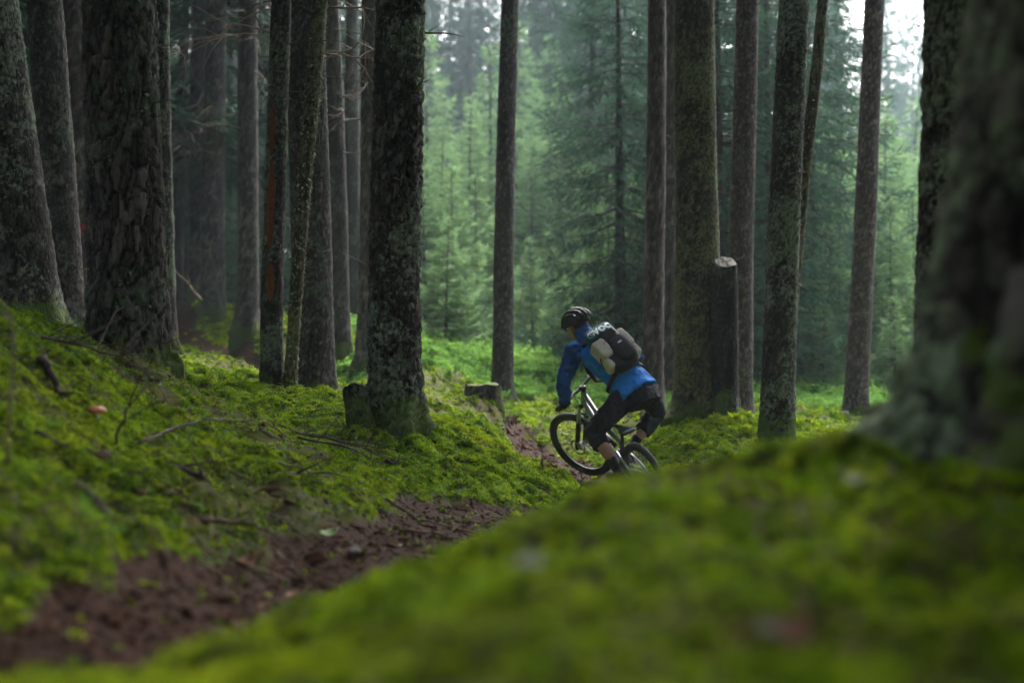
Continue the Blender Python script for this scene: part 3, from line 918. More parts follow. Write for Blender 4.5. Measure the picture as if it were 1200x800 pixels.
for i, (px, d, s) in enumerate([(500, 58, .95), (522, 66, 1.0), (548, 60, .85), (566, 70, 1.0), (612, 56, .95), (630, 63, 1.0), (652, 54, .95), (672, 68, 1.05), (700, 50, .95), (985, 62, .8), (970, 54, .95), (1030, 75, .95), (1046, 122, 1.25), (1064, 116, 1.1), (1080, 126, 1.3), (1036, 124, 1.2), (455, 52, .9), (475, 60, 1.0), (745, 56, 1.0)]):
    conifer('f', px, d * (1.25 if d < 100 else 1.0), s * 1.12, 600 + i, Lg, 'tall spruces beyond the young ones', 'needle_dark', rb.uniform(.95, 1.2), name='spruce')
Lf = 'pale tall spruce fading far off'
for i, (px, d, s) in enumerate([(505, 62, .85), (535, 75, 1.0), (560, 58, .8), (580, 84, 1.05), (622, 66, .95), (640, 56, .85), (660, 78, 1.1), (684, 52, .95), (705, 64, 1.0), (728, 58, 1.0), (750, 70, 1.1), (600, 100, 1.2),
                                (640, 110, 1.25), (545, 105, 1.1), (480, 70, 1.05), (450, 60, 1.0), (420, 66, 1.1), (860, 55, 1.0), (900, 62, 1.1), (940, 56, 1.0), (965, 66, 1.0), (990, 90, .9), (1020, 100, .8), (1048, 80, .6), (1062, 120, .9), (1035, 130, .95),
                                (1085, 70, .7), (780, 60, 1.0), (820, 66, 1.1), (380, 58, 1.0), (300, 60, 1.1), (200, 55, 1.0), (250, 70, 1.1), (120, 60, 1.0)]):
    conifer('f', px, d * 1.35, s * 1.12, 500 + i, Lf, 'tall spruces fading into the mist', 'needle_dark', rb.uniform(.9, 1.15), name='spruce')
Lh = 'half-grown light green spruce'
for i, (px, d, s) in enumerate([(515, 34, .62), (545, 40, .75), (575, 44, .9), (625, 37, .62), (655, 42, .8), (690, 35, .55), (715, 40, .8), (500, 45, .95), (600, 48, 1.0), (640, 50, 1.0), (975, 40, .7), (1015, 46, .75), (1055, 42, .6), (1085, 38, .6)]):
    conifer('m', px, d, s, 650 + i, Lh, 'half-grown spruces behind the clearing', 'needle_young', rb.uniform(1.0, 1.25), name='spruce')
# bare far trunks among the dark wood
Lb = 'thin bare trunk dim in the shaded wood'
for i, (px, d) in enumerate([(222, 34), (232, 30), (268, 36), (305, 34), (420, 33), (412, 24), (65, 27), (10, 25), (110, 30), (205, 28), (378, 30), (345, 36), (447, 26), (30, 36)]):
    xx = (px - 600) / FPX * d
    root = thing('bare_trunk', Lb, 'tree', (xx, d, H(xx, d) - .1), 'thin bare trunks in the shaded wood')
    root.rotation_euler = (0, rb.uniform(-.04, .04), rb.uniform(0, 6))
    root.scale = (.5 + .4 * rb.random(), .5 + .4 * rb.random(), .8)
    link('trunk', TF, None, root)

# ------------------------------------------------------------------ moss, litter, undergrowth (too many to count)
def instancer(name, pts, nrm, scl, sources, label, cat, seed=0, tilt=.35):
    """one object of kind stuff: a point cloud that carries small pieces through geometry nodes"""
    rs = np.random.RandomState(seed)
    n = len(pts)
    me = bpy.data.meshes.new(name)
    me.vertices.add(n); me.vertices.foreach_set('co', np.asarray(pts, np.float32).ravel())
    z = nrm + rs.normal(0, tilt * .5, (n, 3)); z /= np.linalg.norm(z, axis=1)[:, None]
    az = rs.uniform(0, 2 * np.pi, n)
    # euler XYZ that takes Z to z after a spin of az: R = Rz(b) Ry(a) Rz(az)
    a = np.arccos(np.clip(z[:, 2], -1, 1)); b = np.arctan2(z[:, 1], z[:, 0])
    ca, sa, cb, sb, cz_, sz_ = np.cos(a), np.sin(a), np.cos(b), np.sin(b), np.cos(az), np.sin(az)
    R00 = cb * ca * cz_ - sb * sz_; R10 = sb * ca * cz_ + cb * sz_; R20 = -sa * cz_
    R21 = sa * sz_; R22 = ca
    e = np.stack([np.arctan2(R21, R22), np.arcsin(np.clip(-R20, -1, 1)), np.arctan2(R10, R00)], -1)
    at = me.attributes.new('rot', 'FLOAT_VECTOR', 'POINT'); at.data.foreach_set('vector', e.astype(np.float32).ravel())
    at = me.attributes.new('scl', 'FLOAT', 'POINT'); at.data.foreach_set('value', np.asarray(scl, np.float32))
    at = me.attributes.new('pick', 'INT', 'POINT'); at.data.foreach_set('value', rs.randint(0, len(sources), n).astype(np.int32))
    o = link(name, me)
    col = bpy.data.collections.new(name + '_pieces')
    for s in sources:
        col.objects.link(s)
    g = bpy.data.node_groups.new(name + '_nodes', 'GeometryNodeTree')
    g.interface.new_socket('Geometry', in_out='INPUT', socket_type='NodeSocketGeometry')
    g.interface.new_socket('Geometry', in_out='OUTPUT', socket_type='NodeSocketGeometry')
    N = g.nodes.new
    gi, go = N('NodeGroupInput'), N('NodeGroupOutput')
    ci = N('GeometryNodeCollectionInfo'); ci.inputs['Collection'].default_value = col
    ci.inputs['Separate Children'].default_value = True; ci.inputs['Reset Children'].default_value = True
    ip = N('GeometryNodeInstanceOnPoints'); ip.inputs['Pick Instance'].default_value = True
    def na(nm, typ):
        q = N('GeometryNodeInputNamedAttribute'); q.data_type = typ; q.inputs['Name'].default_value = nm
        return q.outputs['Attribute']
    L = g.links.new
    L(gi.outputs[0], ip.inputs['Points']); L(ci.outputs[0], ip.inputs['Instance'])
    L(na('pick', 'INT'), ip.inputs['Instance Index'])
    er = N('FunctionNodeEulerToRotation'); L(na('rot', 'FLOAT_VECTOR'), er.inputs[0])
    L(er.outputs[0], ip.inputs['Rotation']); L(na('scl', 'FLOAT'), ip.inputs['Scale'])
    L(ip.outputs[0], go.inputs[0])
    md = o.modifiers.new('scatter', 'NODES'); md.node_group = g
    return tag(o, label, cat, None, 'stuff')

def piece(name, V, F, mat):
    me = mesh_data(name, V, F, False)
    me.materials.append(mat)
    return bpy.data.objects.new(name, me)

def moss_tuft(seed, n=16, spread=1.0, L=1.0, w_=.16):
    rnd = random.Random(seed)
    V, F = [], []
    for k in range(n):
        az = rnd.uniform(0, 6.283); lean = rnd.uniform(.25, 1.15)
        base = Vector((rnd.uniform(-.45, .45), rnd.uniform(-.45, .45), -.15)) * spread
        d = Vector((math.cos(az) * math.sin(lean), math.sin(az) * math.sin(lean), math.cos(lean)))
        s = d.cross(Vector((0, 0, 1))).normalized()
        l = L * rnd.uniform(.6, 1.15); w2 = w_ * rnd.uniform(.7, 1.3)
        mid = base + d * l * .55
        tip = base + d * l + Vector((d.x, d.y, -.7)) * l * .28
        o = len(V)
        V += [base - s * w2 * .3, base + s * w2 * .3, mid + s * w2, mid - s * w2, tip]
        F += [(o, o + 1, o + 2, o + 3), (o + 3, o + 2, o + 4)]
    return V, F

def normals(x, y, e=.04):
    zx = (height(x + e, y) - height(x - e, y)) / (2 * e)
    zy = (height(x, y + e) - height(x, y - e)) / (2 * e)
    n = np.stack([-zx, -zy, np.ones_like(zx)], -1)
    return n / np.linalg.norm(n, axis=1)[:, None]

def sector(n, d0, d1, rs, half=25.0, power=2.0):
    u = rs.rand(n)
    d = (d0 ** power + u * (d1 ** power - d0 ** power)) ** (1 / power)
    a = np.radians(rs.uniform(-half, half, n))
    return d * np.sin(a), d * np.cos(a)

rs = np.random.RandomState(8)
def moss_points(n, d0, d1, half):
    x, y = sector(n, d0, d1, rs, half)
    t = trail_mask(x, y); f = field_mask(x, y)
    bare = bareness(x, y)           # bare brown patches in the carpet
    keep = rs.rand(n) > np.clip(sstep(.25, .62, t + bare * .12) + .9 * sstep(.45, .75, bare) * (1 - .9 * sstep(9, 13, y)) + f * .8, 0, .985)
    return x[keep], y[keep]
TUFTS = [piece('moss_tuft', *moss_tuft(s), M['moss']) for s in range(5)]
X1, Y1 = moss_points(26000, .9, 4.2, 30)
X2, Y2 = moss_points(330000, 4.2, 14.5, 25)
X3, Y3 = moss_points(80000, 14.5, 26, 24)
Xm, Ym = np.r_[X1, X2, X3], np.r_[Y1, Y2, Y3]
Zm = height(Xm, Ym)
Nm = normals(Xm, Ym)
dm = np.hypot(Xm, Ym)
sz = np.interp(dm, [1, 4, 8, 14, 26], [.015, .016, .017, .026, .052]) * np.exp(rs.normal(0, .28, len(dm)))
sz *= 1 + .35 * fbm(Xm * 3, Ym * 3, seed=77, oct=2)
instancer('moss_carpet', np.c_[Xm, Ym, Zm], Nm, sz, TUFTS, 'cushiony bright green moss covering the forest floor', 'moss', 3, .5)

# needle litter, chips and bits on the trail and in the bare patches
def chip(seed):
    rnd = random.Random(seed)
    l, w2, h = 1.0, rnd.uniform(.12, .5), rnd.uniform(.06, .2)
    V = [(-l * .5, -w2 * .4, 0), (l * .5, -w2 * .3, .0), (l * .45, w2 * .4, 0.02), (-l * .4, w2 * .5, 0), (-l * .3, -w2 * .1, h), (l * .35, 0, h * 1.3)]
    F = [(0, 1, 5, 4), (1, 2, 5), (2, 3, 4, 5), (3, 0, 4), (3, 2, 1, 0)]
    return V, F
CH = [piece('litter_chip', *chip(s), M['litter']) for s in range(5)]
x, y = sector(90000, 2.4, 16, rs, 25, 1.4)
t = trail_mask(x, y); bare = bareness(x, y)
k = rs.rand(len(x)) < np.clip(.75 * sstep(.3, .6, t) + .35 * sstep(.35, .6, bare) + .035, 0, 1)
x, y = x[k], y[k]
instancer('needle_litter', np.c_[x, y, height(x, y) + .004], normals(x, y), np.interp(y, [2, 8, 16], [.014, .022, .034]) * np.exp(rs.normal(0, .45, len(x))), CH,
          'fallen needles, bark chips and crumbs strewn over the trail', 'litter', 4, .7)

# small bilberry sprigs and grass stems rising from the moss
def sprig(seed):
    rnd = random.Random(seed); V, F = [], []
    for q in range(5):
        az = rnd.uniform(0, 6.28); le = rnd.uniform(.05, .6)
        d = Vector((math.cos(az) * math.sin(le), math.sin(az) * math.sin(le), math.cos(le)))
        s = d.cross(Vector((.3, .2, 1))).normalized()
        l = rnd.uniform(.5, 1.0)
        lens(V, F, Vector((0, 0, -.1)), d, l, .012, s)
        for u in np.linspace(.3, 1, 6):
            a2 = rnd.uniform(0, 6.28)
            dd = Vector((math.cos(a2), math.sin(a2), rnd.uniform(-.1, .5))).normalized()
            lens(V, F, d * (l * u) - Vector((0, 0, .1)), dd, .16, .045, dd.cross(Vector((0, 0, 1))).normalized(), .1)
    return V, F
SPG = [piece('sprig', *sprig(s), M['leaf_green']) for s in range(4)]
x, y = sector(9000, 1.6, 17, rs, 25, 1.5)
k = (rs.rand(len(x)) < .03 + .5 * sstep(.25, .7, fbm(x * .8, y * .8, seed=95, oct=2))) & (trail_mask(x, y) < .3) & (y > 4)
x, y = x[k], y[k]
instancer('bilberry_sprigs', np.c_[x, y, height(x, y)], normals(x, y), np.exp(rs.normal(-2.75, .3, len(x))), SPG, 'small leafy bilberry sprigs poking out of the moss', 'plants', 9, .3)

# pale lichen crumbs on the moss
def crumb(seed):
    rnd = random.Random(seed); V, F = [], []
    for q in range(9):
        az = rnd.uniform(0, 6.28); el = rnd.uniform(.1, 1.3)
        lens(V, F, Vector((0, 0, 0)), Vector((math.cos(az) * math.cos(el), math.sin(az) * math.cos(el), math.sin(el))), rnd.uniform(.5, 1), .16, Vector((-math.sin(az), math.cos(az), 0)), .1)
    return V, F
M['crumb'] = plain('pale_lichen', (0.14, 0.155, 0.105), .9, var=.3)
CR = [piece('lichen_crumb', *crumb(s), M['crumb']) for s in range(3)]
x, y = sector(2600, 2.0, 15, rs, 25, 1.3)
k = (rs.rand(len(x)) < .10 + .5 * sstep(.15, .5, fbm(x * .9, y * .9, seed=91, oct=2)))
x, y = x[k], y[k]
instancer('lichen_crumbs', np.c_[x, y, height(x, y) + .015], normals(x, y), np.exp(rs.normal(-3.9, .35, len(x))), CR, 'pale grey-green lichen crumbs dropped on the moss', 'lichen', 5, .4)

# lush undergrowth in the clearing
def herb(seed):
    rnd = random.Random(seed); V, F = [], []
    for q in range(22):
        az = rnd.uniform(0, 6.28); le = rnd.uniform(.1, .8)
        d = Vector((math.cos(az) * math.sin(le), math.sin(az) * math.sin(le), math.cos(le)))
        s = d.cross(Vector((0, 0, 1))).normalized()
        p = Vector((rnd.uniform(-.3, .3), rnd.uniform(-.3, .3), 0))
        l = rnd.uniform(.4, 1.0)
        lens(V, F, p, d, l * .7, .02, s)
        for u in (.45, .7, .95):
            for sg in (-1, 1):
                lens(V, F, p + d * l * u * .7, (d * .4 + s * sg + Vector((0, 0, rnd.uniform(-.2, .2)))).normalized(), .30 * (1.2 - u * .5), .085, d.cross(s), -.2)
    return V, F
HB = [piece('herb', *herb(s), M['leaf_green']) for s in range(4)]
x, y = sector(80000, 16.5, 46, rs, 24)
f = field_mask(x, y)
k = rs.rand(len(x)) < f * (.35 + .65 * sstep(-.4, .3, fbm(x * .5, y * .5, seed=61, oct=2)))
x, y = x[k], y[k]
instancer('undergrowth', np.c_[x, y, height(x, y)], normals(x, y), np.interp(y, [16, 20, 46], [.10, .17, .32]) * np.exp(rs.normal(0, .3, len(x))), HB,
          'fresh green undergrowth carpeting the clearing behind the rider', 'undergrowth', 6, .3)

# ------------------------------------------------------------------ haze
HZ = [(-175, -172, -12), (175, 178, 40)]
v, f = box_vf([(a + b) / 2 for a, b in zip(*HZ)], *[b - a for a, b in zip(*HZ)])
hz = NT('haze_air')
pv = hz.n('ShaderNodeVolumePrincipled')
pv.inputs['Color'].default_value = (0.78, 0.92, 1.0, 1)
pv.inputs['Density'].default_value = 0.0009
pv.inputs['Anisotropy'].default_value = 0.0
hz.l(pv.outputs[0], hz.out.inputs['Volume'])
tag(mk('haze', v, f, hz.m, None, False), 'thin pale mist hanging in the whole forest', 'mist', None, 'stuff')

# ------------------------------------------------------------------ stumps
def stump(label, base, rpx, h, seed, bark='bark_dark', tilt=(0, 0), name='tree_stump', flare=.35, top='cutwood', slant=0.0):
    px, py, d = base
    b = P(px, py, d); b.z = H(b.x, b.y) - .02
    r = rpx / FPX * d
    root = thing(name, label, 'stump', b)
    V, F, cav, plt = trunk_mesh(lambda q: (tilt[0] * q, tilt[1] * q), lambda q: r * (1.03 - .05 * q), seed, True, flare, 4, .010, .035, .014, h, h)
    rag = lambda t: .007 * np.sin(3 * t + seed) + .005 * np.sin(7 * t + 2 * seed)
    V[:, 2] += rag(np.arctan2(V[:, 1] - tilt[1] * h, V[:, 0] - tilt[0] * h)) * np.clip((V[:, 2] - (h - .15)) / .15, 0, 1)
    V[:, 2] += slant * np.clip((V[:, 1] - tilt[1] * h) / r, -1.2, 1.2) * np.clip((V[:, 2] - (h - .4)) / .4, 0, 1)
    me = mesh_data('trunk', V, F); attr(me, 'cavity', cav); attr(me, 'plate', plt)
    link('trunk', me, M[bark], root)
    n, m = 22, 7
    rnd = np.random.RandomState(seed)
    V, F = [], []
    for i in range(m + 1):
        for k in range(n):
            t = 2 * math.pi * k / n
            q = i / m
            rr = r * (1.0 - .04 * h) * q * 1.0
            V.append((tilt[0] * h + rr * math.cos(t), tilt[1] * h + rr * math.sin(t), h - .004 + (.010 * rnd.rand() if 0 < i < m else 0) + .012 * math.cos(t + seed) * q - (.006 if i == m else 0) + slant * q * math.sin(t) + float(rag(t)) * q))
    for i in range(m):
        for k in range(n):
            F.append((i * n + k, (i + 1) * n + k, (i + 1) * n + (k + 1) % n, i * n + (k + 1) % n))
    mk('cut_face', V, F, M[top], root, False)
    return root, b
M['moss_flat'] = mat_moss('moss_cap', [(0.035, 0.030, 0.016), (0.11, 0.10, 0.05)], 0)
stump('tall cut stump with a pale sawn top standing beside the olive-grey trunk', (849, 482, 14.3), 15, 1.55, 61, 'bark_snag', (.0, 0), 'tall_stump', slant=.05)
stump('low weathered stump with a flat mossy top in the clearing moss', (566, 472, 15.2), 19, .25, 62, 'bark_grey', flare=.15, top='moss_flat')
stump('short dark cut stub leaning at the foot of the lichen-flecked trunk', (424, 480, 9.85), 14, .27, 63, 'bark_snag', (-.16, 0), 'cut_stub', .1, top='twig', slant=-.04)

# ------------------------------------------------------------------ twigs and fallen branches
def Gd(px, py, d0=3.0, d1=14.0):
    """distance at which the ground is seen at this photo pixel"""
    ds = np.arange(d0, d1, .03)
    zs = height((px - 600) / FPX * ds, ds)
    for d, z in zip(ds, zs):
        if z >= P(px, py, d).z:
            return float(d)
    return d1
def GP(px, py, lift=.02):
    d = Gd(px, py)
    x = (px - 600) / FPX * d
    return Vector((x, d, H(x, d) + lift))
def upright(*q):
    d = Gd(*q[0]) - .02
    return [P(q[0][0], q[0][1] + 6, d)] + [P(a, b, d) for a, b in q[1:]]
def drape(px_list, lift=.012, extra=0.0):
    """px_list: (photo x, metres ahead[, height over ground])"""
    pts = []
    for q in px_list:
        px, d = q[0], q[1]
        x = (px - 600) / FPX * d
        pts.append(Vector((x, d, H(x, d) + lift + (q[2] if len(q) > 2 else extra))))
    return pts
def branch(label, pts, r, seed, mat='twig', forks=6, name='fallen_branch', fl=.25, cat='branch', group=None, wob=.012, up=.2):
    rnd = random.Random(seed)
    q = []
    for i in range(len(pts) - 1):
        for s in range(4):
            q.append(pts[i].lerp(pts[i + 1], s / 4) + Vector((rnd.uniform(-wob, wob), rnd.uniform(-wob, wob), rnd.uniform(-wob, wob) * .5)))
    q.append(pts[-1])
    b = q[0].copy()
    n = len(q) - 1
    root = thing(name, label, cat, b, group)
    v, f = tube_vf([p - b for p in q], [r * (1 - .72 * i / n) for i in range(n + 1)], 6, jitter=.12, seed=seed)
    st = mk('stick', v, f, M[mat], root)
    for k in range(forks):
        i = rnd.randint(1, n - 1)
        c = (q[i + 1] - q[i]).normalized()
        side = Vector((rnd.uniform(-1, 1), rnd.uniform(-1, 1), rnd.uniform(0, up * 4))).normalized()
        c = (c * .7 + side).normalized()
        w2 = [q[i] - b]
        for s in range(4):
            c = (c + Vector((rnd.uniform(-.25, .25), rnd.uniform(-.25, .25), rnd.uniform(-.22, .16)))).normalized()
            w2.append(w2[-1] + c * fl * rnd.uniform(.12, .35))
        v, f = tube_vf(w2, [r * .42, r * .36, r * .28, r * .2, r * .1], 5)
        mk('twig', v, f, M[mat], root)
    return root
branch('thick dark crooked dead stick poking out of the mossy bank', [GP(50, 438, .06), GP(59, 454, .05), GP(68, 466, .04), GP(82, 478, .0)], .026, 1, 'twig', 1, 'broken_stick', .1)
branch('fan of fine dark twigs standing up from the mossy bank', drape([(45, 7.2, .02), (90, 7.3, .10), (140, 7.4, .16), (190, 7.5, .13)]), .009, 2, 'twig', 14, 'dead_twig_fan', .55, up=.35)
branch('bare dead twig standing upright beside the fan of fine twigs', upright((133, 520), (145, 490), (158, 462), (166, 425)), .008, 3, 'twig', 5, 'dead_twig', .3)
branch('long thin twig arching low over the moss on the bank', [GP(165, 526, .02), GP(205, 512, .05), GP(245, 502, .05), GP(282, 499, .02)], .009, 4, 'twig', 3, 'dead_twig', .2)
branch('thin grey stalk rising at the edge of the bank', upright((4, 545), (12, 480), (17, 420), (3, 352)), .007, 5, 'twig_pale', 2, 'dead_stalk', .15)
branch('spray of dead twigs lying before the lichen-flecked trunk', drape([(345, 9.0, .05), (390, 9.05, .10), (430, 9.1, .06), (470, 9.2, .03)]), .010, 6, 'twig', 12, 'dead_twig_spray', .45, up=.15)
branch('curved twig resting on the moss under the spray of twigs', drape([(350, 8.6, .03), (395, 8.7, .08), (450, 8.8, .02)]), .010, 7, 'twig', 4, 'dead_twig', .3)
branch('brown stick lying across the trailside litter', drape([(180, 5.0), (250, 5.1), (330, 5.3)]), .013, 8, 'twig_pale', 4, 'fallen_stick', .2)
branch('dark curved root crossing the side of the trail', drape([(90, 4.7), (130, 4.6), (170, 4.5), (195, 4.3)]), .017, 9, 'twig', 1, 'root', .1, 'root')
branch('short pale stick beside the litter heap', drape([(250, 5.8), (295, 5.85), (320, 5.9)]), .011, 10, 'twig_pale', 2, 'fallen_stick', .15)
branch('dark decayed branch half sunk in the moss', drape([(190, 6.4), (225, 6.4), (262, 6.5)], .02), .022, 12, 'twig', 3, 'fallen_branch', .2)
branch('crooked dark branch lying at the trail edge', drape([(330, 7.2), (365, 7.3), (395, 7.6)], .02), .018, 13, 'twig', 4, 'fallen_branch', .25)
branch('small brown peg of wood upright on the mossy hump before the rider', upright((636, 549), (636, 542), (636, 531)), .018, 14, 'twig_pale', 0, 'wooden_peg')
branch('fine forked twig leaning on the end of the mossy hump', upright((674, 578), (681, 563), (686, 545)), .006, 15, 'twig', 3, 'dead_twig', .16)
branch('dead leaning pole beyond the slim dark trunk', [P(236, 352, 22), P(222, 335, 22.2), P(204, 316, 22.4)], .035, 16, 'twig_pale', 2, 'leaning_pole', .3)
branch('dark twig fallen on the green crest of the near mound', drape([(760, 2.6), (800, 2.65), (850, 2.6)]), .006, 17, 'twig', 3, 'fallen_twig', .1)
rb = random.Random(9)
for k in range(70):
    d = rb.uniform(4.5, 12.5)
    px = rb.uniform(20, 560)
    L = rb.uniform(.10, .38) * FPX / d
    ang = rb.uniform(-.7, .7)
    pts = drape([(px, d), (px + L * .5, d + ang * .15), (px + L, d + ang * .3)], .016)
    branch('short dead twig dropped on the moss or litter beside the trail', pts, rb.uniform(.004, .009), 900 + k, rb.choice(['twig', 'twig', 'twig_pale']), rb.randint(0, 3), 'fallen_twig', .14, 'twig', 'short twigs strewn by the trail')

# ------------------------------------------------------------------ mushroom, leaves, cones, stones
M['cap'] = plain('mushroom_cap', (0.30, 0.10, 0.030), .5, var=.3)
M['stalk'] = plain('mushroom_stalk', (0.45, 0.36, 0.25), .8)
mb = GP(113, 494, -.005)
mr = thing('mushroom', 'small orange-brown mushroom growing on the mossy bank', 'mushroom', mb)
prof = [(0, .042), (.020, .040), (.036, .030), (.044, .014), (.038, .009), (.010, .012)]
V, F, n = [], [], 16
for i, (r, z) in enumerate(prof):
    for k in range(n):
        t = 2 * math.pi * k / n
        V.append((r * math.cos(t) * (1 + .08 * math.sin(3 * t)), r * math.sin(t), z + .03))
for i in range(len(prof) - 1):
    for k in range(n):
        F.append((i * n + k, (i + 1) * n + k, (i + 1) * n + (k + 1) % n, i * n + (k + 1) % n))
mk('cap', V, F, M['cap'], mr)
v, f = tube_vf([(0, 0, -.03), (0, 0, .01), (.002, 0, .045)], [.013, .010, .009], 10)
mk('stalk', v, f, M['stalk'], mr)

M['leaf_brown'] = plain('dead_leaf', (0.20, 0.095, 0.055), .7, var=.4)
M['leaf_pale'] = plain('bleached_leaf', (0.16, 0.165, 0.13), .7, var=.3)
M['leaf_fresh'] = plain('pale_green_leaf', (0.16, 0.24, 0.10), .7, var=.3)
def leaf(label, px, d, size, mat, seed, curl=.5, rz=0.0, group=None, lift=.03, tilt=.35):
    x = (px - 600) / FPX * d
    b = Vector((x, d, H(x, d) + lift))
    V, F, n, m = [], [], 8, 4
    rnd = random.Random(seed)
    for i in range(n + 1):
        u = i / n
        wd = size * .36 * math.sin(math.pi * u ** .8) ** .8 + .001
        for k in range(m + 1):
            s = k / m * 2 - 1
            V.append((size * (u - .5), s * wd, curl * size * ((u - .5) ** 2 * 1.4 + s * s * .18) + rnd.uniform(-.01, .01) * size))
    for i in range(n):
        for k in range(m):
            a = i * (m + 1) + k
            F.append((a, a + 1, a + m + 2, a + m + 1))
    o = mk('fallen_leaf', V, F, mat, None, True, b)
    o.rotation_euler = (tilt * rnd.uniform(.3, 1), -tilt * rnd.uniform(0, 1), rz)
    sm = o.modifiers.new('thick', 'SOLIDIFY'); sm.thickness = .0015
    return tag(o, label, 'leaf', group)
leaf('large curled brown leaf lying low on the near mound', 928, 1.62, .05, M['leaf_brown'], 1, .8, .7, lift=.035, tilt=.6)
leaf('bleached curled leaf beside the large brown one on the near mound', 900, 1.58, .03, M['leaf_pale'], 2, .6, 2.0, lift=.03)
leaf('small pinkish-white bleached leaf high on the near mound', 1000, 2.55, .04, M['leaf_pale'], 3, .7, .3, lift=.03)
leaf('grey bleached leaf among dark moss on the side of the near mound', 620, 1.85, .045, M['leaf_pale'], 4, .6, 1.2)
leaf('pale green leaf resting at the edge of the bare trail', 386, 6.1, .085, M['leaf_fresh'], 5, .5, .4, lift=.04, tilt=.8)
leaf('rosy brown leaf curled at the trail side', 288, 5.0, .09, M['leaf_brown'], 6, .9, 1.0, lift=.04)
for k in range(26):
    d = rb.uniform(3.6, 9.5)
    leaf('small dead leaf in the litter along the trail', rb.uniform(90, 520), d, rb.uniform(.02, .045), rb.choice([M['leaf_brown'], M['leaf_brown'], M['leaf_pale']]), 40 + k, rb.uniform(.3, 1), rb.uniform(0, 6), 'small dead leaves along the trail', .02)

M['cone'] = plain('spruce_cone', (0.10, 0.055, 0.035), .8, var=.4)
def cone_mesh():
    V, F = [], []
    rows, n = 12, 9
    for i in range(rows):
        u = i / (rows - 1)
        r = .018 * math.sin(math.pi * (.12 + .83 * u)) ** .7
        for k in range(n):
            a = 2 * math.pi * (k + .5 * (i % 2)) / n
            c = Vector((u * .10 - .05, r * math.cos(a), r * math.sin(a)))
            o = Vector((-.2, math.cos(a), math.sin(a))).normalized(); t = Vector((0, -math.sin(a), math.cos(a)))
            q = len(V)
            V += [c - o * .006 + t * .007, c - o * .006 - t * .007, c + o * .005 + Vector((-.012, 0, 0)), c + Vector((.008, 0, 0)) - o * .006]
            F += [(q, q + 1, q + 2), (q, q + 2, q + 3), (q + 1, q + 3, q + 2)]
    return mesh_data('spruce_cone', V, F, False)
CM = cone_mesh(); CM.materials.append(M['cone'])
for k, (px, d) in enumerate([(315, 6.7), (380, 7.0), (300, 5.4), (240, 5.6), (455, 8.9), (160, 5.5), (420, 6.6), (350, 7.6), (205, 4.8), (280, 7.0), (120, 6.0), (330, 6.2)]):
    x = (px - 600) / FPX * d
    o = link('spruce_cone', CM, None, None, Vector((x, d, H(x, d) + .02)))
    o.rotation_euler = (rb.uniform(0, 6), rb.uniform(-.3, .3), rb.uniform(0, 6)); o.scale = [rb.uniform(.7, 1.1)] * 3
    tag(o, 'brown spruce cone lying beside the trail', 'cone', 'spruce cones by the trail')
M['stone'] = plain('grey_stone', (0.11, 0.105, 0.095), .9, var=.4, scale=14)
def stone(label, px, d, r, seed, group=None):
    x = (px - 600) / FPX * d
    v, f = ellip_vf((0, 0, 0), (r, r * .8, r * .62), 18, 12)
    A = np.array([tuple(q) for q in v])
    n = fbm(A[:, 0] / r * 1.5 + seed, A[:, 1] / r * 1.5, A[:, 2] / r * 1.5, oct=3, seed=seed)
    o = mk('stone', A * (1 + .16 * n[:, None]), f, M['stone'], None, True, Vector((x, d, H(x, d) + r * .3)))
    return tag(o, label, 'stone', group)
stone('pale rounded stone at the foot of the pinkish-grey trunk', 880, 16.0, .05, 1)
stone('grey stone lying at the root of the violet-grey trunk', 990, 17.6, .06, 2)
for k, (px, d, r) in enumerate([(352, 12.0, .05), (160, 5.3, .022), (415, 5.9, .03), (655, 13.4, .04)]):
    stone('small grey stone in the ground by the trail', px, d, r, 10 + k, 'small stones by the trail')

# ------------------------------------------------------------------ bicycle
LEAN = math.radians(20)
fd = (FW - RW).normalized()
left0 = Vector((0, 0, 1)).cross(fd).normalized()
up0 = fd.cross(left0)
bu = up0 * math.cos(LEAN) + left0 * math.sin(LEAN)
bl = left0 * math.cos(LEAN) - up0 * math.sin(LEAN)
WB = (FW - RW).length
BM = Matrix(((fd.x, bl.x, bu.x, RW.x), (fd.y, bl.y, bu.y, RW.y), (fd.z, bl.z, bu.z, RW.z), (0, 0, 0, 1)))
M['tyre'] = plain('tyre_rubber', (0.018, 0.017, 0.016), .85, var=.5, scale=60)
M['alloy_black'] = plain('black_alloy', (0.014, 0.014, 0.016), .6, .1, .3, .2)
M['frame_white'] = plain('white_frame_paint', (0.15, 0.16, 0.18), .45, 0, .5, .15)
M['silver'] = plain('brushed_alloy', (0.30, 0.31, 0.33), .45, .7, .5, .15)
M['rubber'] = plain('black_rubber', (0.015, 0.015, 0.016), .8)
bike = thing('bicycle', 'black and white mountain bike leaning through the bend under the rider', 'bicycle', RW)
bike.matrix_world = BM
def bt(name, parts, mat, parent=bike, smooth=True):
    v, f = join(parts)
    return mk(name, v, f, M[mat], parent, smooth)
def rnd_tube(a, b, r0, r1=None, n=12, k=1):
    a, b = Vector(a), Vector(b)
    r1 = r1 if r1 is not None else r0
    return tube_vf([a, a.lerp(b, .5), b], [r0, (r0 + r1) / 2, r1], n)
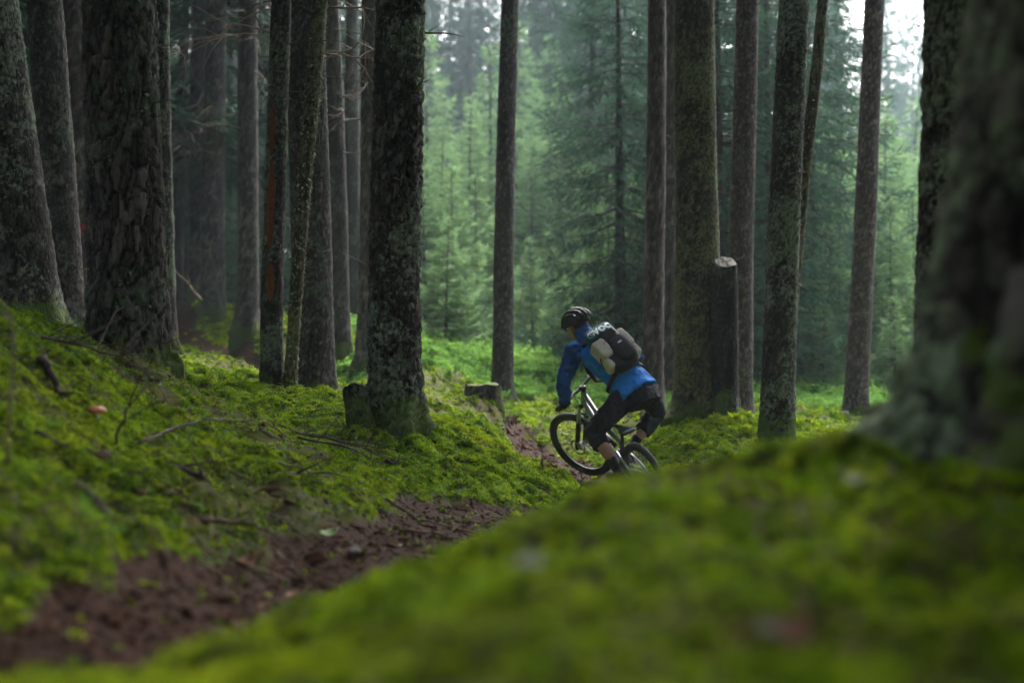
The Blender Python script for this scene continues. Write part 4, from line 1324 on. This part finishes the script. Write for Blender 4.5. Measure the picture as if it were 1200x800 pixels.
def torus_vf(c, R, r, n=72, m=12, knob=0.0, flat=1.0, S=None):
    V, F = [], []
    for i in range(n):
        a = 2 * math.pi * i / n
        for k in range(m):
            b = 2 * math.pi * k / m
            rr = r
            if knob and math.cos(b) > .1 and ((i + (k % 2)) % 2 == 0):
                rr = r + knob
            q = Vector(((R + rr * math.cos(b)) * math.cos(a), rr * math.sin(b) * flat, (R + rr * math.cos(b)) * math.sin(a)))
            V.append((S @ q if S else q) + Vector(c))
    for i in range(n):
        for k in range(m):
            F.append((i * m + k, i * m + (k + 1) % m, ((i + 1) % n) * m + (k + 1) % m, ((i + 1) % n) * m + k))
    return V, F
BB = Vector((.43, 0, -.045))
hb_, ht_ = Vector((WB - .25, 0, .50)), Vector((WB - .298, 0, .61))
steer_ax = (ht_ - hb_).normalized()
STEER = Matrix.Translation(hb_) @ Matrix.Rotation(math.radians(24), 4, steer_ax) @ Matrix.Translation(-hb_)
def S3(p):
    return STEER @ Vector(p)
def wheel(name, c, steer=False, disc_side=1):
    tf = (lambda p: S3(p)) if steer else (lambda p: Vector(p))
    def X(vf):
        return [tf(Vector(q) + Vector(c)) for q in vf[0]], vf[1]
    w_ = bt(name, [X(rnd_tube((0, -.055, 0), (0, .055, 0), .022))], 'alloy_black')
    w_.name = name
    bt('tyre', [X(torus_vf((0, 0, 0), WR - .030, .028, 96, 12, .0045))], 'tyre', w_)
    bt('rim', [X(torus_vf((0, 0, 0), WR - .064, .012, 72, 8, 0, 1.2))], 'alloy_black', w_)
    sp = []
    for k in range(28):
        a = 2 * math.pi * k / 28
        s = 1 if k % 2 else -1
        a2 = a + (.5 if (k // 2) % 2 else -.5)
        sp.append(X(rnd_tube((.02 * math.cos(a2), s * .03, .02 * math.sin(a2)), ((WR - .072) * math.cos(a), 0, (WR - .072) * math.sin(a)), .0013, n=4)))
    tag(bt('spokes', sp, 'silver', w_), kind='stuff')
    bt('brake_disc', [X(torus_vf((0, .045 * disc_side, 0), .075, .010, 40, 6, 0, .15))], 'silver', w_)
    return w_
wheel('rear_wheel', (0, 0, 0))
wheel('front_wheel', (WB, 0, 0), True)
# frame
sttop = Vector((.285, 0, .30))
bt('down_tube', [tube_vf([BB, BB.lerp(hb_, .5) + Vector((0, 0, .015)), hb_ + (ht_ - hb_) * .1], [(.030, .026), (.033, .028), (.030, .026)], 14)], 'frame_white')
bt('top_tube', [tube_vf([sttop - Vector((-.01, 0, .05)), Vector((.55, 0, .36)), ht_ - (ht_ - hb_) * .15], [.019, .020, .024], 14)], 'frame_white')
bt('seat_tube', [rnd_tube(BB, sttop, .020)], 'alloy_black')
bt('head_tube', [rnd_tube(hb_ - steer_ax * .005, ht_ + steer_ax * .01, .027, .027)], 'frame_white')
bt('shock', [rnd_tube((.44, 0, .20), (.62, 0, .27), .020), rnd_tube((.54, 0, .238), (.66, 0, .285), .012)], 'alloy_black')
for s in (-1, 1):
    bt('chainstay', [tube_vf([BB + Vector((-.03, s * .035, .01)), Vector((.2, s * .062, -.01)), Vector((0, s * .072, 0))], [.013, .012, .011], 10)], 'silver')
    bt('seatstay', [tube_vf([Vector((.36, s * .04, .18)), Vector((.2, s * .062, .11)), Vector((0, s * .072, 0))], [.011, .010, .010], 10)], 'silver')
bt('seat_post', [rnd_tube(sttop, (.262, 0, .40), .0155)], 'alloy_black')
prof = [(-.13, .074, .012), (-.10, .072, .020), (-.05, .058, .018), (0, .034, .014), (.06, .022, .012), (.12, .018, .010), (.135, .010, .004)]
sd_ = bt('saddle', [tube_vf([Vector((.255 + x, 0, .425 + .004 * math.cos(x * 20))) for x, a, b in prof], [(a, b) for x, a, b in prof], 16, up=(0, 1, 0))], 'rubber')
bt('saddle_trim', [tube_vf([Vector((.128, y, .440 - .15 * y * y)) for y in (-.06, -.03, 0, .03, .06)], [.004, .010, .011, .010, .004], 8)], 'frame_white', sd_)
for s in (-1, 1):
    bt('saddle_rail', [tube_vf([(.16, s * .022, .415), (.22, s * .022, .398), (.30, s * .022, .398), (.36, s * .012, .415)], [.0035] * 4, 6)], 'silver', sd_)
# fork and cockpit, all turned with the steering
def Xs(vf):
    return [S3(q) for q in vf[0]], vf[1]
ax_f = Vector((WB, 0, 0))
crown = hb_ - steer_ax * .02
fk = bt('fork', [Xs(tube_vf([crown + Vector((.0, y, 0)) for y in (-.065, -.03, 0, .03, .065)], [(.022, .018)] * 5, 12))], 'alloy_black')
off = ax_f - crown
for s in (-1, 1):
    top = crown + Vector((0.005, s * .063, 0))
    bot = ax_f + Vector((0, s * .063, 0))
    bt('stanchion', [Xs(rnd_tube(top, top.lerp(bot, .5), .017))], 'silver', fk)
    bt('fork_lower', [Xs(tube_vf([top.lerp(bot, .36), top.lerp(bot, .6), top.lerp(bot, .97), bot - Vector((0, 0, .012))], [.024, .023, .021, .014], 12))], 'alloy_black', fk)
arch = [crown.lerp(ax_f, .38) + Vector((.035 * math.cos(t * math.pi / 2) + .01, .063 * math.sin(t * math.pi / 2), .06 * math.cos(t * math.pi / 2))) for t in (-1, -.6, -.2, .2, .6, 1)]
bt('fork_arch', [Xs(tube_vf(arch, [.011] * 6, 8))], 'alloy_black', fk)
bt('brake_caliper', [Xs(box_vf(ax_f + Vector((-.07, .075, .05)), .05, .03, .07))], 'silver', fk, False)
bc = ht_ + steer_ax * .045 + Vector((.045, 0, 0))
hbar = bt('handlebar', [Xs(tube_vf([bc + Vector(q) for q in ((-.045, -.37, .022), (-.03, -.24, .02), (-.008, -.12, .012), (0, -.04, 0), (0, .04, 0), (-.008, .12, .012), (-.03, .24, .02), (-.045, .37, .022))],
                                  [.0115, .0115, .0125, .016, .016, .0125, .0115, .0115], 12))], 'alloy_black')
bt('stem', [Xs(rnd_tube(ht_ + steer_ax * .045, bc, .021)), Xs(rnd_tube(ht_, ht_ + steer_ax * .07, .018))], 'alloy_black')
for s in (-1, 1):
    bt('grip', [Xs(tube_vf([bc + Vector((-.032, s * .26, .0205)), bc + Vector((-.038, s * .31, .021)), bc + Vector((-.045, s * .375, .022))], [.0165, .0155, .017], 12))], 'rubber', hbar)
    bt('brake_lever', [Xs(tube_vf([bc + Vector((.0, s * .17, .015)), bc + Vector((.05, s * .19, .0)), bc + Vector((.045, s * .26, -.03)), bc + Vector((.035, s * .31, -.045))], [.011, .010, .006, .006], 8))], 'silver', hbar)
    bt('brake_clamp', [Xs(rnd_tube(bc + Vector((-.02, s * .165, .016)), bc + Vector((-.024, s * .205, .018)), .020))], 'alloy_black', hbar)
bt('cable', [Xs(tube_vf([bc + Vector((.04, .17, .01)), bc + Vector((.13, .10, .03)), bc + Vector((.14, .0, -.06)), bc + Vector((.05, -.03, -.18))], [.0035] * 4, 6)),
             Xs(tube_vf([bc + Vector((.04, -.17, .01)), bc + Vector((.12, -.10, .05)), bc + Vector((.12, .0, -.04)), bc + Vector((.04, .04, -.20))], [.0035] * 4, 6))], 'rubber', hbar)
# drive train
CR_A = math.radians(2)      # left crank points back and up, right crank forward and down
cd = Vector((math.cos(CR_A), 0, -math.sin(CR_A)))
ck = bt('crankset', [rnd_tube(BB + Vector((0, -.08, 0)), BB + Vector((0, .08, 0)), .016)], 'alloy_black')
PED = {}
for s, dv in ((-1, cd), (1, -cd)):
    bt('crank_arm', [tube_vf([BB + Vector((0, s * .078, 0)), BB + Vector((0, s * .085, 0)) + dv * .09, BB + Vector((0, s * .09, 0)) + dv * .175], [(.016, .009), (.013, .008), (.015, .009)], 10, up=(0, 0, 1))], 'silver', ck)
    pc = BB + dv * .175 + Vector((0, s * .15, 0))
    PED[s] = BM @ pc
    bt('pedal', [box_vf(pc, .095, .095, .018), rnd_tube(pc - Vector((0, s * .07, 0)), pc, .007)], 'alloy_black', ck, False)
bt('chainring', [torus_vf(BB + Vector((0, -.048, 0)), .066, .006, 48, 6, .002, .4)], 'silver', ck)
bt('cassette', [torus_vf((0, -.03 - .004 * k, 0), .07 - .007 * k, .004, 40, 5, .002, .3) for k in range(6)], 'silver')
bt('rear_derailleur', [rnd_tube((.0, -.075, -.02), (.02, -.08, -.08), .012), torus_vf((.02, -.065, -.085), .018, .006, 20, 6, .002), torus_vf((.05, -.06, -.14), .018, .006, 20, 6, .002), rnd_tube((.02, -.072, -.085), (.05, -.068, -.14), .010)], 'alloy_black')
bt('chain', [tube_vf([BB + Vector((0, -.048, .068)), Vector((.2, -.045, .055)), Vector((0, -.042, .06))], [.004] * 3, 5), tube_vf([BB + Vector((0, -.048, -.068)), Vector((.25, -.05, -.12)), Vector((.05, -.06, -.158))], [.004] * 3, 5)], 'silver')

# ------------------------------------------------------------------ rider
def ik(a, b, la, lb, pole):
    ab = b - a
    d = min(ab.length, (la + lb) * .999)
    u = ab.normalized()
    x = (la * la - lb * lb + d * d) / (2 * d)
    h = math.sqrt(max(0, la * la - x * x))
    p = (pole - u * pole.dot(u)).normalized()
    return a + u * x + p * h
def remesh(parts, voxel, smooth=6, fold=0.0, fscale=18, seed=0, stretch=(1, 1, 1)):
    """voxel union of closed shapes -> numpy verts + faces (one continuous skin)"""
    v, f = join(parts)
    o = link('tmp', mesh_data('tmp', v, f))
    r = o.modifiers.new('r', 'REMESH'); r.mode = 'VOXEL'; r.voxel_size = voxel
    if smooth:
        s = o.modifiers.new('s', 'SMOOTH'); s.factor = .5; s.iterations = smooth
    dg = bpy.context.evaluated_depsgraph_get(); dg.update()
    me = bpy.data.meshes.new_from_object(o.evaluated_get(dg))
    bpy.data.objects.remove(o)
    n = len(me.vertices)
    A = np.empty(n * 3, np.float32); me.vertices.foreach_get('co', A); A = A.reshape(-1, 3).astype(float)
    if fold:
        N = np.empty(n * 3, np.float32); me.vertices.foreach_get('normal', N); N = N.reshape(-1, 3)
        q = 1 - np.abs(fbm(A[:, 0] * fscale * stretch[0], A[:, 1] * fscale * stretch[1], A[:, 2] * fscale * stretch[2], oct=3, seed=seed))
        A = A + N * ((q - .7) * fold)[:, None]
    F = np.array([tuple(p.vertices) for p in me.polygons])
    bpy.data.meshes.remove(me)
    return A, F
left_h = Vector((left0.x, left0.y, 0)).normalized()
fwd_h = Vector((fd.x, fd.y, 0)).normalized()
hipC = P(746, 459, 12.38)
shC = P(695, 405, 12.66)
lp = (left_h + Vector((0, 0, -.15))).normalized()      # pelvis, left
ls = (left_h * .95 + Vector((0, 0, -.30)) + fwd_h * .1).normalized()      # shoulders, left
back_a = (shC - hipC).normalized()
back_l = (ls - back_a * ls.dot(back_a)).normalized()
back_n = (-back_l).cross(back_a).normalized()
hipL, hipR = hipC + lp * .095, hipC - lp * .095
shL, shR = shC + ls * .185, shC - ls * .185
gripL = BM @ S3(bc + Vector((-.042, .345, .0215)))
gripR = BM @ S3(bc + Vector((-.039, -.315, .021)))
barL = (BM.to_3x3() @ (STEER.to_3x3() @ Vector((-.05, 1, 0)))).normalized()
footL = PED[1] + Vector((0, 0, .0)); footR = PED[-1]
fwdb = fd
def ankle(ped, heel=.09):
    return ped + bu * .115 - fwdb * .085 + Vector((0, 0, -.0))
anL, anR = ankle(PED[1]), ankle(PED[-1])
knL = ik(hipL, anL, .47, .45, fwd_h * 1.0 + left_h * .55 + Vector((0, 0, .1)))
knR = ik(hipR, anR, .47, .45, fwd_h * .6 - left_h * .8 + Vector((0, 0, -.2)))
hdC = P(676, 381, 12.84)
look = (fwd_h * .85 + left_h * .30 + Vector((0, 0, -.30))).normalized()
hl = Vector((0, 0, 1)).cross(look).normalized(); hl = (hl + Vector((0, 0, -.18))).normalized()
hu = look.cross(hl).normalized(); hl = hu.cross(look).normalized()
HM = Matrix(((look.x, hl.x, hu.x), (look.y, hl.y, hu.y), (look.z, hl.z, hu.z)))     # local x ahead, y left, z up
def wrist(grip, side):
    return grip - look * .015 - fwd_h * .055 + Vector((0, 0, .035))
wrL, wrR = wrist(gripL, 1), wrist(gripR, -1)
_al = (wrL - shL).length * 1.025
elL = ik(shL, wrL, _al * .53, _al * .47, left_h * .6 + fwd_h * .6 - Vector((0, 0, .1)))
elR = ik(shR, wrR, .32, .285, -left_h * 1.0 - fwd_h * .3 + Vector((0, 0, .1)))
neckB = shC + back_a * .05
def hand(grip, wr, side, g=0.0):
    """palm, four bent fingers of unequal length round the grip, thumb closing from the other side"""
    bd = barL * side
    toA = (wr - grip).normalized()
    toA = (toA - bd * toA.dot(bd)).normalized()
    nb = bd.cross(toA).normalized()
    if nb.z < 0:
        nb = -nb
    parts = [tube_vf([wr - toA * -.01, wr.lerp(grip, .5) + nb * .010, grip + toA * .016 + nb * .020], [(.027 + g, .022 + g), (.036 + g, .021 + g), (.040 + g, .016 + g)], 14, up=bd)]
    for k, (o, ln) in enumerate(((-.030, .86), (-.010, 1.0), (.010, .94), (.029, .74))):
        c = grip + bd * o
        pts = []
        for a in (40, 90, 140, 185, 225):
            aa = math.radians(40 + (a - 40) * ln)
            pts.append(c + (toA * math.cos(aa) + nb * math.sin(aa)) * .0275)
        parts.append(tube_vf(pts, [.0105 + g, .0100 + g, .0095 + g, .0088 + g, .0070 + g], 9))
    c = grip - bd * .040
    pts = [wr.lerp(grip, .45) - bd * .026, c + toA * .026 + nb * .002, c - bd * .006 - nb * .024 + toA * .010, c + bd * .008 - nb * .026 - toA * .012]
    parts.append(tube_vf(pts, [.0135 + g, .0120 + g, .0105 + g, .0080 + g], 9))
    return parts
def limb(a, b, c, ra, rb_, rc, g=0.0):
    pts = [a, a.lerp(b, .35), a.lerp(b, .75), b, b.lerp(c, .28), b.lerp(c, .65), c]
    rr = [ra, ra * .98, (ra + rb_) / 2 * .95, rb_, rb_ * 1.02, (rb_ + rc) / 2, rc]
    return tube_vf(pts, [r + g for r in rr], 14)
def calf(k, a, g=0.0):
    u = (a - k).normalized()
    bk = (-fwd_h - u * (-fwd_h).dot(u)).normalized()
    pts = [k, k.lerp(a, .15) + bk * .008, k.lerp(a, .33) + bk * .018, k.lerp(a, .6) + bk * .008, k.lerp(a, .85), a]
    return tube_vf(pts, [r + g for r in (.050, .051, .056, .046, .036, .036)], 14)
def torso(g=0.0, skip=0):
    mid = [(0.0, -.06, .165, .110, .0), (0.0, .04, .172, .120, .01), (0, .20, .160, .112, .028), (0, .36, .182, .122, .040), (0, .48, .190, .118, .028), (0, .55, .150, .085, .01), (0, .60, .075, .065, .0)]
    mid = mid[skip:]
    pts = [hipC + back_a * t + back_n * bn for _, t, a, b, bn in mid]
    # blend the side vector from pelvis to shoulders
    return tube_vf(pts, [(a + g, b + g) for _, t, a, b, bn in mid], 24, up=lp.lerp(ls, .6))
def head_parts():
    e = lambda c, r: ellip_vf(hdC + HM @ Vector(c), r, 18, 12, HM)
    return [e((0, 0, .02), (.098, .077, .100)), e((.035, 0, -.055), (.062, .056, .058)), e((.098, 0, -.022), (.018, .014, .024)), e((.085, 0, .012), (.016, .052, .012)),
            e((.088, 0, -.062), (.016, .026, .010)), e((-.005, .078, -.02), (.020, .009, .030)), e((-.005, -.078, -.02), (.020, .009, .030)),
            tube_vf([neckB, neckB.lerp(hdC, .5), hdC + HM @ Vector((-.02, 0, -.04))], [.064, .058, .056], 14)]
def shoe_parts(ped, g=0.0):
    sole = ped + bu * .022
    right = fwdb.cross(bu).normalized()
    prof = [(-.135, .030, .035, .035), (-.10, .038, .048, .05), (-.03, .036, .045, .048), (.05, .046, .034, .034), (.10, .044, .026, .026), (.135, .026, .018, .018)]
    return [tube_vf([sole + fwdb * x + bu * z for x, a, b, z in prof], [(a + g, b + g) for x, a, b, z in prof], 16, up=right)]
person = thing('person', 'cyclist in blue jacket, black helmet and dark knee shorts standing on the pedals', 'person', Vector((hipC.x, hipC.y, RW.z)))
def wear(name, parts, voxel, mat, smooth=6, fold=0, fscale=18, seed=0, parent=None, stretch=(1, 1, 1)):
    A, F = remesh(parts, voxel, smooth, fold, fscale, seed, stretch)
    return mk(name, A - np.array(person.location), F, mat, parent or person)
M['skin'] = plain('skin', (0.27, 0.125, 0.085), .55, var=.15, scale=25)
def cloth(name, c, var=.25, sc=40):
    return plain(name, c, .8, 0, .15, var, sc, .35, .006)
M['jacket'] = cloth('blue_jacket', (0.005, 0.100, 0.34), .25, 16)
M['sleeve'] = cloth('darker_blue_sleeves', (0.003, 0.030, 0.110), .3, 16)
M['jacket_navy'] = cloth('navy_yoke', (0.006, 0.030, 0.115), .3, 16)
M['shorts'] = cloth('black_shorts', (0.010, 0.009, 0.013), .3)
M['black_cloth'] = cloth('black_fabric', (0.011, 0.010, 0.012), .35)
M['tan'] = cloth('tan_fabric', (0.27, 0.245, 0.20), .2)
M['teal'] = cloth('dark_teal_fabric', (0.010, 0.050, 0.075), .25)
M['white'] = plain('white_print', (0.78, 0.80, 0.80), .6, var=.06)
M['helmet'] = plain('helmet_shell', (0.010, 0.010, 0.013), .55, 0, .25, .2)
M['shoe'] = plain('dark_shoe', (0.030, 0.022, 0.024), .7, var=.4)
M['hair'] = plain('dark_hair', (0.015, 0.010, 0.007), .6, var=.4, scale=90)
arm_r = (.058, .046, .032)
body_parts = [torso(-.012), limb(shL, elL, wrL, *arm_r, -.006), limb(shR, elR, wrR, *arm_r, -.006)]
for h_, k_, a_ in ((hipL, knL, anL), (hipR, knR, anR)):
    body_parts += [tube_vf([h_, h_.lerp(k_, .3), h_.lerp(k_, .7), k_], [.086, .080, .060, .048], 16), calf(k_, a_)]
body_parts += hand(gripL, wrL, 1) + hand(gripR, wrR, -1) + head_parts() + shoe_parts(PED[1], -.006) + shoe_parts(PED[-1], -.006)
wear('body', body_parts, .0065, M['skin'], 3)
for s in (-1, 1):
    v, f = ellip_vf(hdC + HM @ Vector((.088, s * .030, .0)) - person.location, (.008, .012, .008), 10, 8, HM)
    mk('eye', v, f, M['white'], person)
v, f = ellip_vf(hdC + HM @ Vector((-.022, 0, -.005)) - person.location, (.090, .083, .085), 18, 12, HM)
mk('hair', v, f, M['hair'], person)
jk = [torso(.024, 1), ellip_vf(shL, (.088, .088, .088)), ellip_vf(shR, (.088, .088, .088)),
      tube_vf([hipC - back_a * .035, hipC + back_a * .02, hipC + back_a * .10], [(.212, .162), (.205, .156), (.190, .142)], 24, up=lp)]
for s_, e_, w_ in ((shL, elL, wrL), (shR, elR, wrR)):
    wear('sleeve', [limb(s_, e_, w_.lerp(e_, .02), .078, .064, .047, .006), ellip_vf(s_, (.094, .094, .094))], .009, M['sleeve'], 4, .024, 10, 4)
wear('jacket', jk, .010, M['jacket'], 5, .016, 9, 3, stretch=(1, 1, 1.6))
hood = [tube_vf([neckB - back_a * .06 + back_n * .03, neckB + back_n * .012, neckB.lerp(hdC, .50) - look * .010, neckB.lerp(hdC, .72) - look * .02], [(.150, .105), (.105, .088), (.080, .078), (.076, .076)], 18, up=ls)]
wear('collar', hood, .009, M['jacket_navy'], 4, .012, 14, 5)
for w_, e_, nm in ((wrL, elL, 'cuff'), (wrR, elR, 'cuff')):
    wear(nm, [tube_vf([w_.lerp(e_, .16), w_.lerp(e_, .04), w_.lerp(e_, -.03)], [.049, .047, .044], 14)], .006, M['jacket_navy'], 2, .004, 30, 6)
sh = [tube_vf([hipC + back_a * .01, hipC - back_a * .06, hipC - back_a * .12 - Vector((0, 0, .03))], [(.178, .128), (.180, .130), (.165, .115)], 24, up=lp)]
for h_, k_, a_ in ((hipL, knL, anL), (hipR, knR, anR)):
    ce = .36 if k_ is knL else .52
    sh.append(tube_vf([h_ + Vector((0, 0, .0)), h_.lerp(k_, .3), h_.lerp(k_, .7), k_, k_.lerp(a_, ce * .5), k_.lerp(a_, ce)], [.116, .112, .098, .092, .088, .080], 18))
wear('shorts', sh, .010, M['shorts'], 4, .016, 10, 8)
for k_, a_, ped in ((knL, anL, PED[1]), (knR, anR, PED[-1])):
    wear('sock', [tube_vf([k_.lerp(a_, .66), k_.lerp(a_, .8), a_, a_ - bu * .05], [.050, .043, .042, .042], 14)], .006, M['black_cloth'], 2, .003, 40, 9)
    s_ = wear('shoe', shoe_parts(ped, .004) + [tube_vf([a_ + bu * .02, a_ - bu * .03, a_ - bu * .07 + fwdb * .02], [.050, .050, .048], 14)], .006, M['shoe'], 2)
    right = fwdb.cross(bu).normalized()
    v, f = tube_vf([ped + bu * .014 + fwdb * x - person.location for x in (-.14, -.10, -.02, .06, .11, .14)], [(.030, .010), (.042, .012), (.038, .012), (.050, .012), (.044, .011), (.024, .008)], 14, up=right)
    mk('sole', v, f, M['rubber'], s_)
for g_, w_, s in ((gripL, wrL, 1), (gripR, wrR, -1)):
    wear('glove', hand(g_, w_, s, .003) + [tube_vf([w_.lerp(g_, -.35), w_, w_.lerp(g_, .4)], [.036, .034, .034], 12)], .0042, M['black_cloth'], 2)
# helmet
HT = HM @ Matrix.Rotation(math.radians(6), 3, 'Y')
hc0 = hdC + HM @ Vector((-.008, 0, .030)) - person.location
def hpt(az, el, rx=.156, ry=.122, rz=.124, g=0.0):
    return hc0 + HT @ Vector(((rx + g) * math.cos(el) * math.cos(az), (ry + g) * math.cos(el) * math.sin(az), (rz + g) * math.sin(el)))
V, F, n, m = [], [], 40, 12
for i in range(m + 1):
    el = math.radians(-14 + 104 * i / m)
    for k in range(n):
        az = 2 * math.pi * k / n
        dip = -.22 * max(0, -math.cos(az)) if i == 0 else 0       # lower at the nape
        V.append(hpt(az, el + dip, g=-.010))
for i in range(m):
    for k in range(n):
        F.append((i * n + k, i * n + (k + 1) % n, (i + 1) * n + (k + 1) % n, (i + 1) * n + k))
hel = mk('helmet', V, F, M['helmet'], person)
sm = hel.modifiers.new('thick', 'SOLIDIFY'); sm.thickness = .012; sm.offset = -1
for k, y in enumerate((-.80, -.5, -.17, .17, .5, .80)):
    pts, rr = [], []
    for i in range(13):
        a = math.radians(8 + 172 * i / 12)
        x = math.cos(a); z = math.sin(a)
        sc_ = math.sqrt(max(0.02, 1 - y * y * .92))
        pts.append(hc0 + HT @ Vector((.160 * x * sc_ - .004, .126 * y * (1 - .15 * abs(x)), .130 * z * sc_ - .012)))
        rr.append((.013, .0095))
    v, f = tube_vf(pts, rr, 8, up=HT @ Vector((0, 1, 0)))
    mk('rib', v, f, M['helmet'], hel)
for i0, y, s0, s1 in ((0, .17, 100, 110), (2, .5, 146, 156), (5, .80, 140, 152)):
    sc_ = math.sqrt(1 - y * y * .92)
    pts = [hc0 + HT @ Vector((.160 * math.cos(math.radians(a)) * sc_ * 1.05 - .004, .129 * y, .130 * math.sin(math.radians(a)) * sc_ * 1.07 - .010)) for a in np.linspace(s0, s1, 5)]
    v, f = tube_vf(pts, [(.005, .005)] * 5, 8, up=HT @ Vector((0, 1, 0)))
    mk('white_mark', v, f, M['white'], hel)
V, F = [], []
for i in range(6):
    for k in range(13):
        a = math.radians(-62 + 124 * k / 12)
        u = i / 5
        V.append(hc0 + HT @ Vector(((.135 + .065 * u * math.cos(a * .9)) * math.cos(a), (.112 + .015 * u) * math.sin(a), .020 + .012 * u * math.cos(a) - .02 * abs(math.sin(a)))))
for i in range(5):
    for k in range(12):
        q = i * 13 + k
        F.append((q, q + 1, q + 14, q + 13))
vz = mk('visor', V, F, M['helmet'], hel)
sm = vz.modifiers.new('thick', 'SOLIDIFY'); sm.thickness = .004
for s in (-1, 1):
    v, f = tube_vf([hpt(s * 1.75, -.15), hdC + HM @ Vector((.01, s * .075, -.055)) - person.location, hdC + HM @ Vector((.04, s * .02, -.118)) - person.location], [(.008, .002)] * 3, 6)
    mk('chin_strap', v, f, M['black_cloth'], hel)

# ------------------------------------------------------------------ backpack
def sbox(c, half, p=4.0, n=28, m=18, noise=0.0, seed=0):
    """rounded box in the back's frame: x = to the rider's right, y = up the back, z = out"""
    V, F = [], []
    A = lambda t, q: math.copysign(abs(t) ** q, t)
    e = 2.0 / p
    for i in range(m + 1):
        v_ = -math.pi / 2 + math.pi * i / m
        for k in range(n):
            u_ = 2 * math.pi * k / n
            V.append(Vector((half[0] * A(math.cos(v_), e) * A(math.cos(u_), e), half[1] * A(math.cos(v_), e) * A(math.sin(u_), e), half[2] * A(math.sin(v_), e))) + Vector(c))
    for i in range(m):
        for k in range(n):
            F.append((i * n + k, i * n + (k + 1) % n, (i + 1) * n + (k + 1) % n, (i + 1) * n + k))
    if noise:
        B = np.array([tuple(q) for q in V])
        w_ = fbm(B[:, 0] * 16, B[:, 1] * 16, B[:, 2] * 16, oct=3, seed=seed) * noise
        C = B - np.array(c)
        B = np.array(c) + C * (1 + w_[:, None])
        V = [Vector(q) for q in B]
    return V, F
pk0 = hipC + back_a * .372 + back_n * .150
pr = -back_l
pack = thing('backpack', 'black backpack with tan side pockets and white lettering on the rider back', 'backpack', pk0)
pack.matrix_world = Matrix(((pr.x, back_a.x, back_n.x, pk0.x), (pr.y, back_a.y, back_n.y, pk0.y), (pr.z, back_a.z, back_n.z, pk0.z), (0, 0, 0, 1)))
def pt(name, vf, mat, parent=pack, smooth=True):
    return mk(name, vf[0], vf[1], M[mat], parent, smooth)
mc = pt('main_compartment', sbox((0, -.005, .055), (.150, .235, .085), 3.6, noise=.05, seed=1), 'black_cloth')
pt('front_pocket', sbox((.03, -.075, .125), (.105, .135, .048), 3.2, noise=.06, seed=2), 'black_cloth')
pt('upper_pocket', sbox((.02, .095, .112), (.100, .070, .040), 3.2, noise=.06, seed=3), 'black_cloth')
flap = pt('top_flap', sbox((-.01, .185, .075), (.148, .070, .068), 3.0, noise=.04, seed=4), 'teal')
for s in (-1, 1):
    sp_ = pt('side_pocket', sbox((s * .112, .012, .078), (.064, .098, .074), 6.0, noise=.05, seed=5 + s), 'tan')
    pt('side_pocket_lower', sbox((s * .118, -.125, .055), (.058, .060, .066), 6.0, noise=.05, seed=9 + s), 'tan')
    v, f = tube_vf([Vector((s * .06, .055, .150)), Vector((s * .130, .015, .135)), Vector((s * .184, -.05, .07)), Vector((s * .182, -.10, .02)), Vector((s * .15, -.14, -.03))], [(.011, .004)] * 5, 8)
    pt('compression_strap', (v, f), 'black_cloth')
    # shoulder strap over the shoulder down to the lower corner
    q = [Vector((s * .075, .20, .00)), Vector((s * .10, .245, -.07)), Vector((s * .115, .215, -.175)), Vector((s * .135, .10, -.275)), Vector((s * .165, -.04, -.25)), Vector((s * .165, -.15, -.12)), Vector((s * .12, -.19, -.01))]
    pt('shoulder_strap', tube_vf(q, [(.030, .008)] * 4 + [(.018, .005)] * 3, 8, up=(1, 0, .2)), 'black_cloth')
    pt('hip_belt', tube_vf([Vector((s * .11, -.19, .0)), Vector((s * .185, -.21, -.07)), Vector((s * .205, -.22, -.17)), Vector((s * .10, -.23, -.27))], [(.022, .006)] * 4, 8, up=(0, 1, 0)), 'black_cloth')
pt('zip_piping', tube_vf([Vector((.085 + .02 * t, .15 - .24 * t, .155 - .02 * t * t)) for t in np.linspace(0, .55, 7)], [.0035] * 7, 6), 'white')
pt('brand_tag', box_vf((.03, -.03, .176), .040, .012, .006), 'silver', pack, False)
pt('haul_loop', tube_vf([Vector((-.03, .235, .02)), Vector((-.02, .265, .03)), Vector((.02, .265, .03)), Vector((.03, .235, .02))], [.006] * 4, 8), 'black_cloth')
tc = bpy.data.curves.new('lettering', 'FONT')
tc.body = 'evoc'
tc.size = .125; tc.align_x = 'CENTER'; tc.align_y = 'CENTER'
tc.extrude = .0035; tc.offset = .0045; tc.space_character = 1.02
to = bpy.data.objects.new('lettering', tc)
COL.objects.link(to)
dg = bpy.context.evaluated_depsgraph_get(); dg.update()
tme = bpy.data.meshes.new_from_object(to.evaluated_get(dg))
bpy.data.objects.remove(to)
A = np.empty(len(tme.vertices) * 3, np.float32); tme.vertices.foreach_get('co', A); A = A.reshape(-1, 3)
# wrap the print over the flap
hx, hy, hz_ = .148, .070, .068
th = (A[:, 1] + .01) / .080
xx = A[:, 0] - .012
bx_ = np.clip(np.abs(xx) / hx, 0, .98)
rad_z = hz_ * (1 - bx_ ** 3) ** (1 / 3)
A2 = np.c_[xx - .01, .185 + hy * np.sin(th) * 1.04, .075 + rad_z * np.cos(th) * 1.03 + .004 + A[:, 2]]
tme.vertices.foreach_set('co', A2.astype(np.float32).ravel()); tme.update()
tme.materials.clear(); tme.materials.append(M['white'])
lt = link('lettering', tme, None, flap)
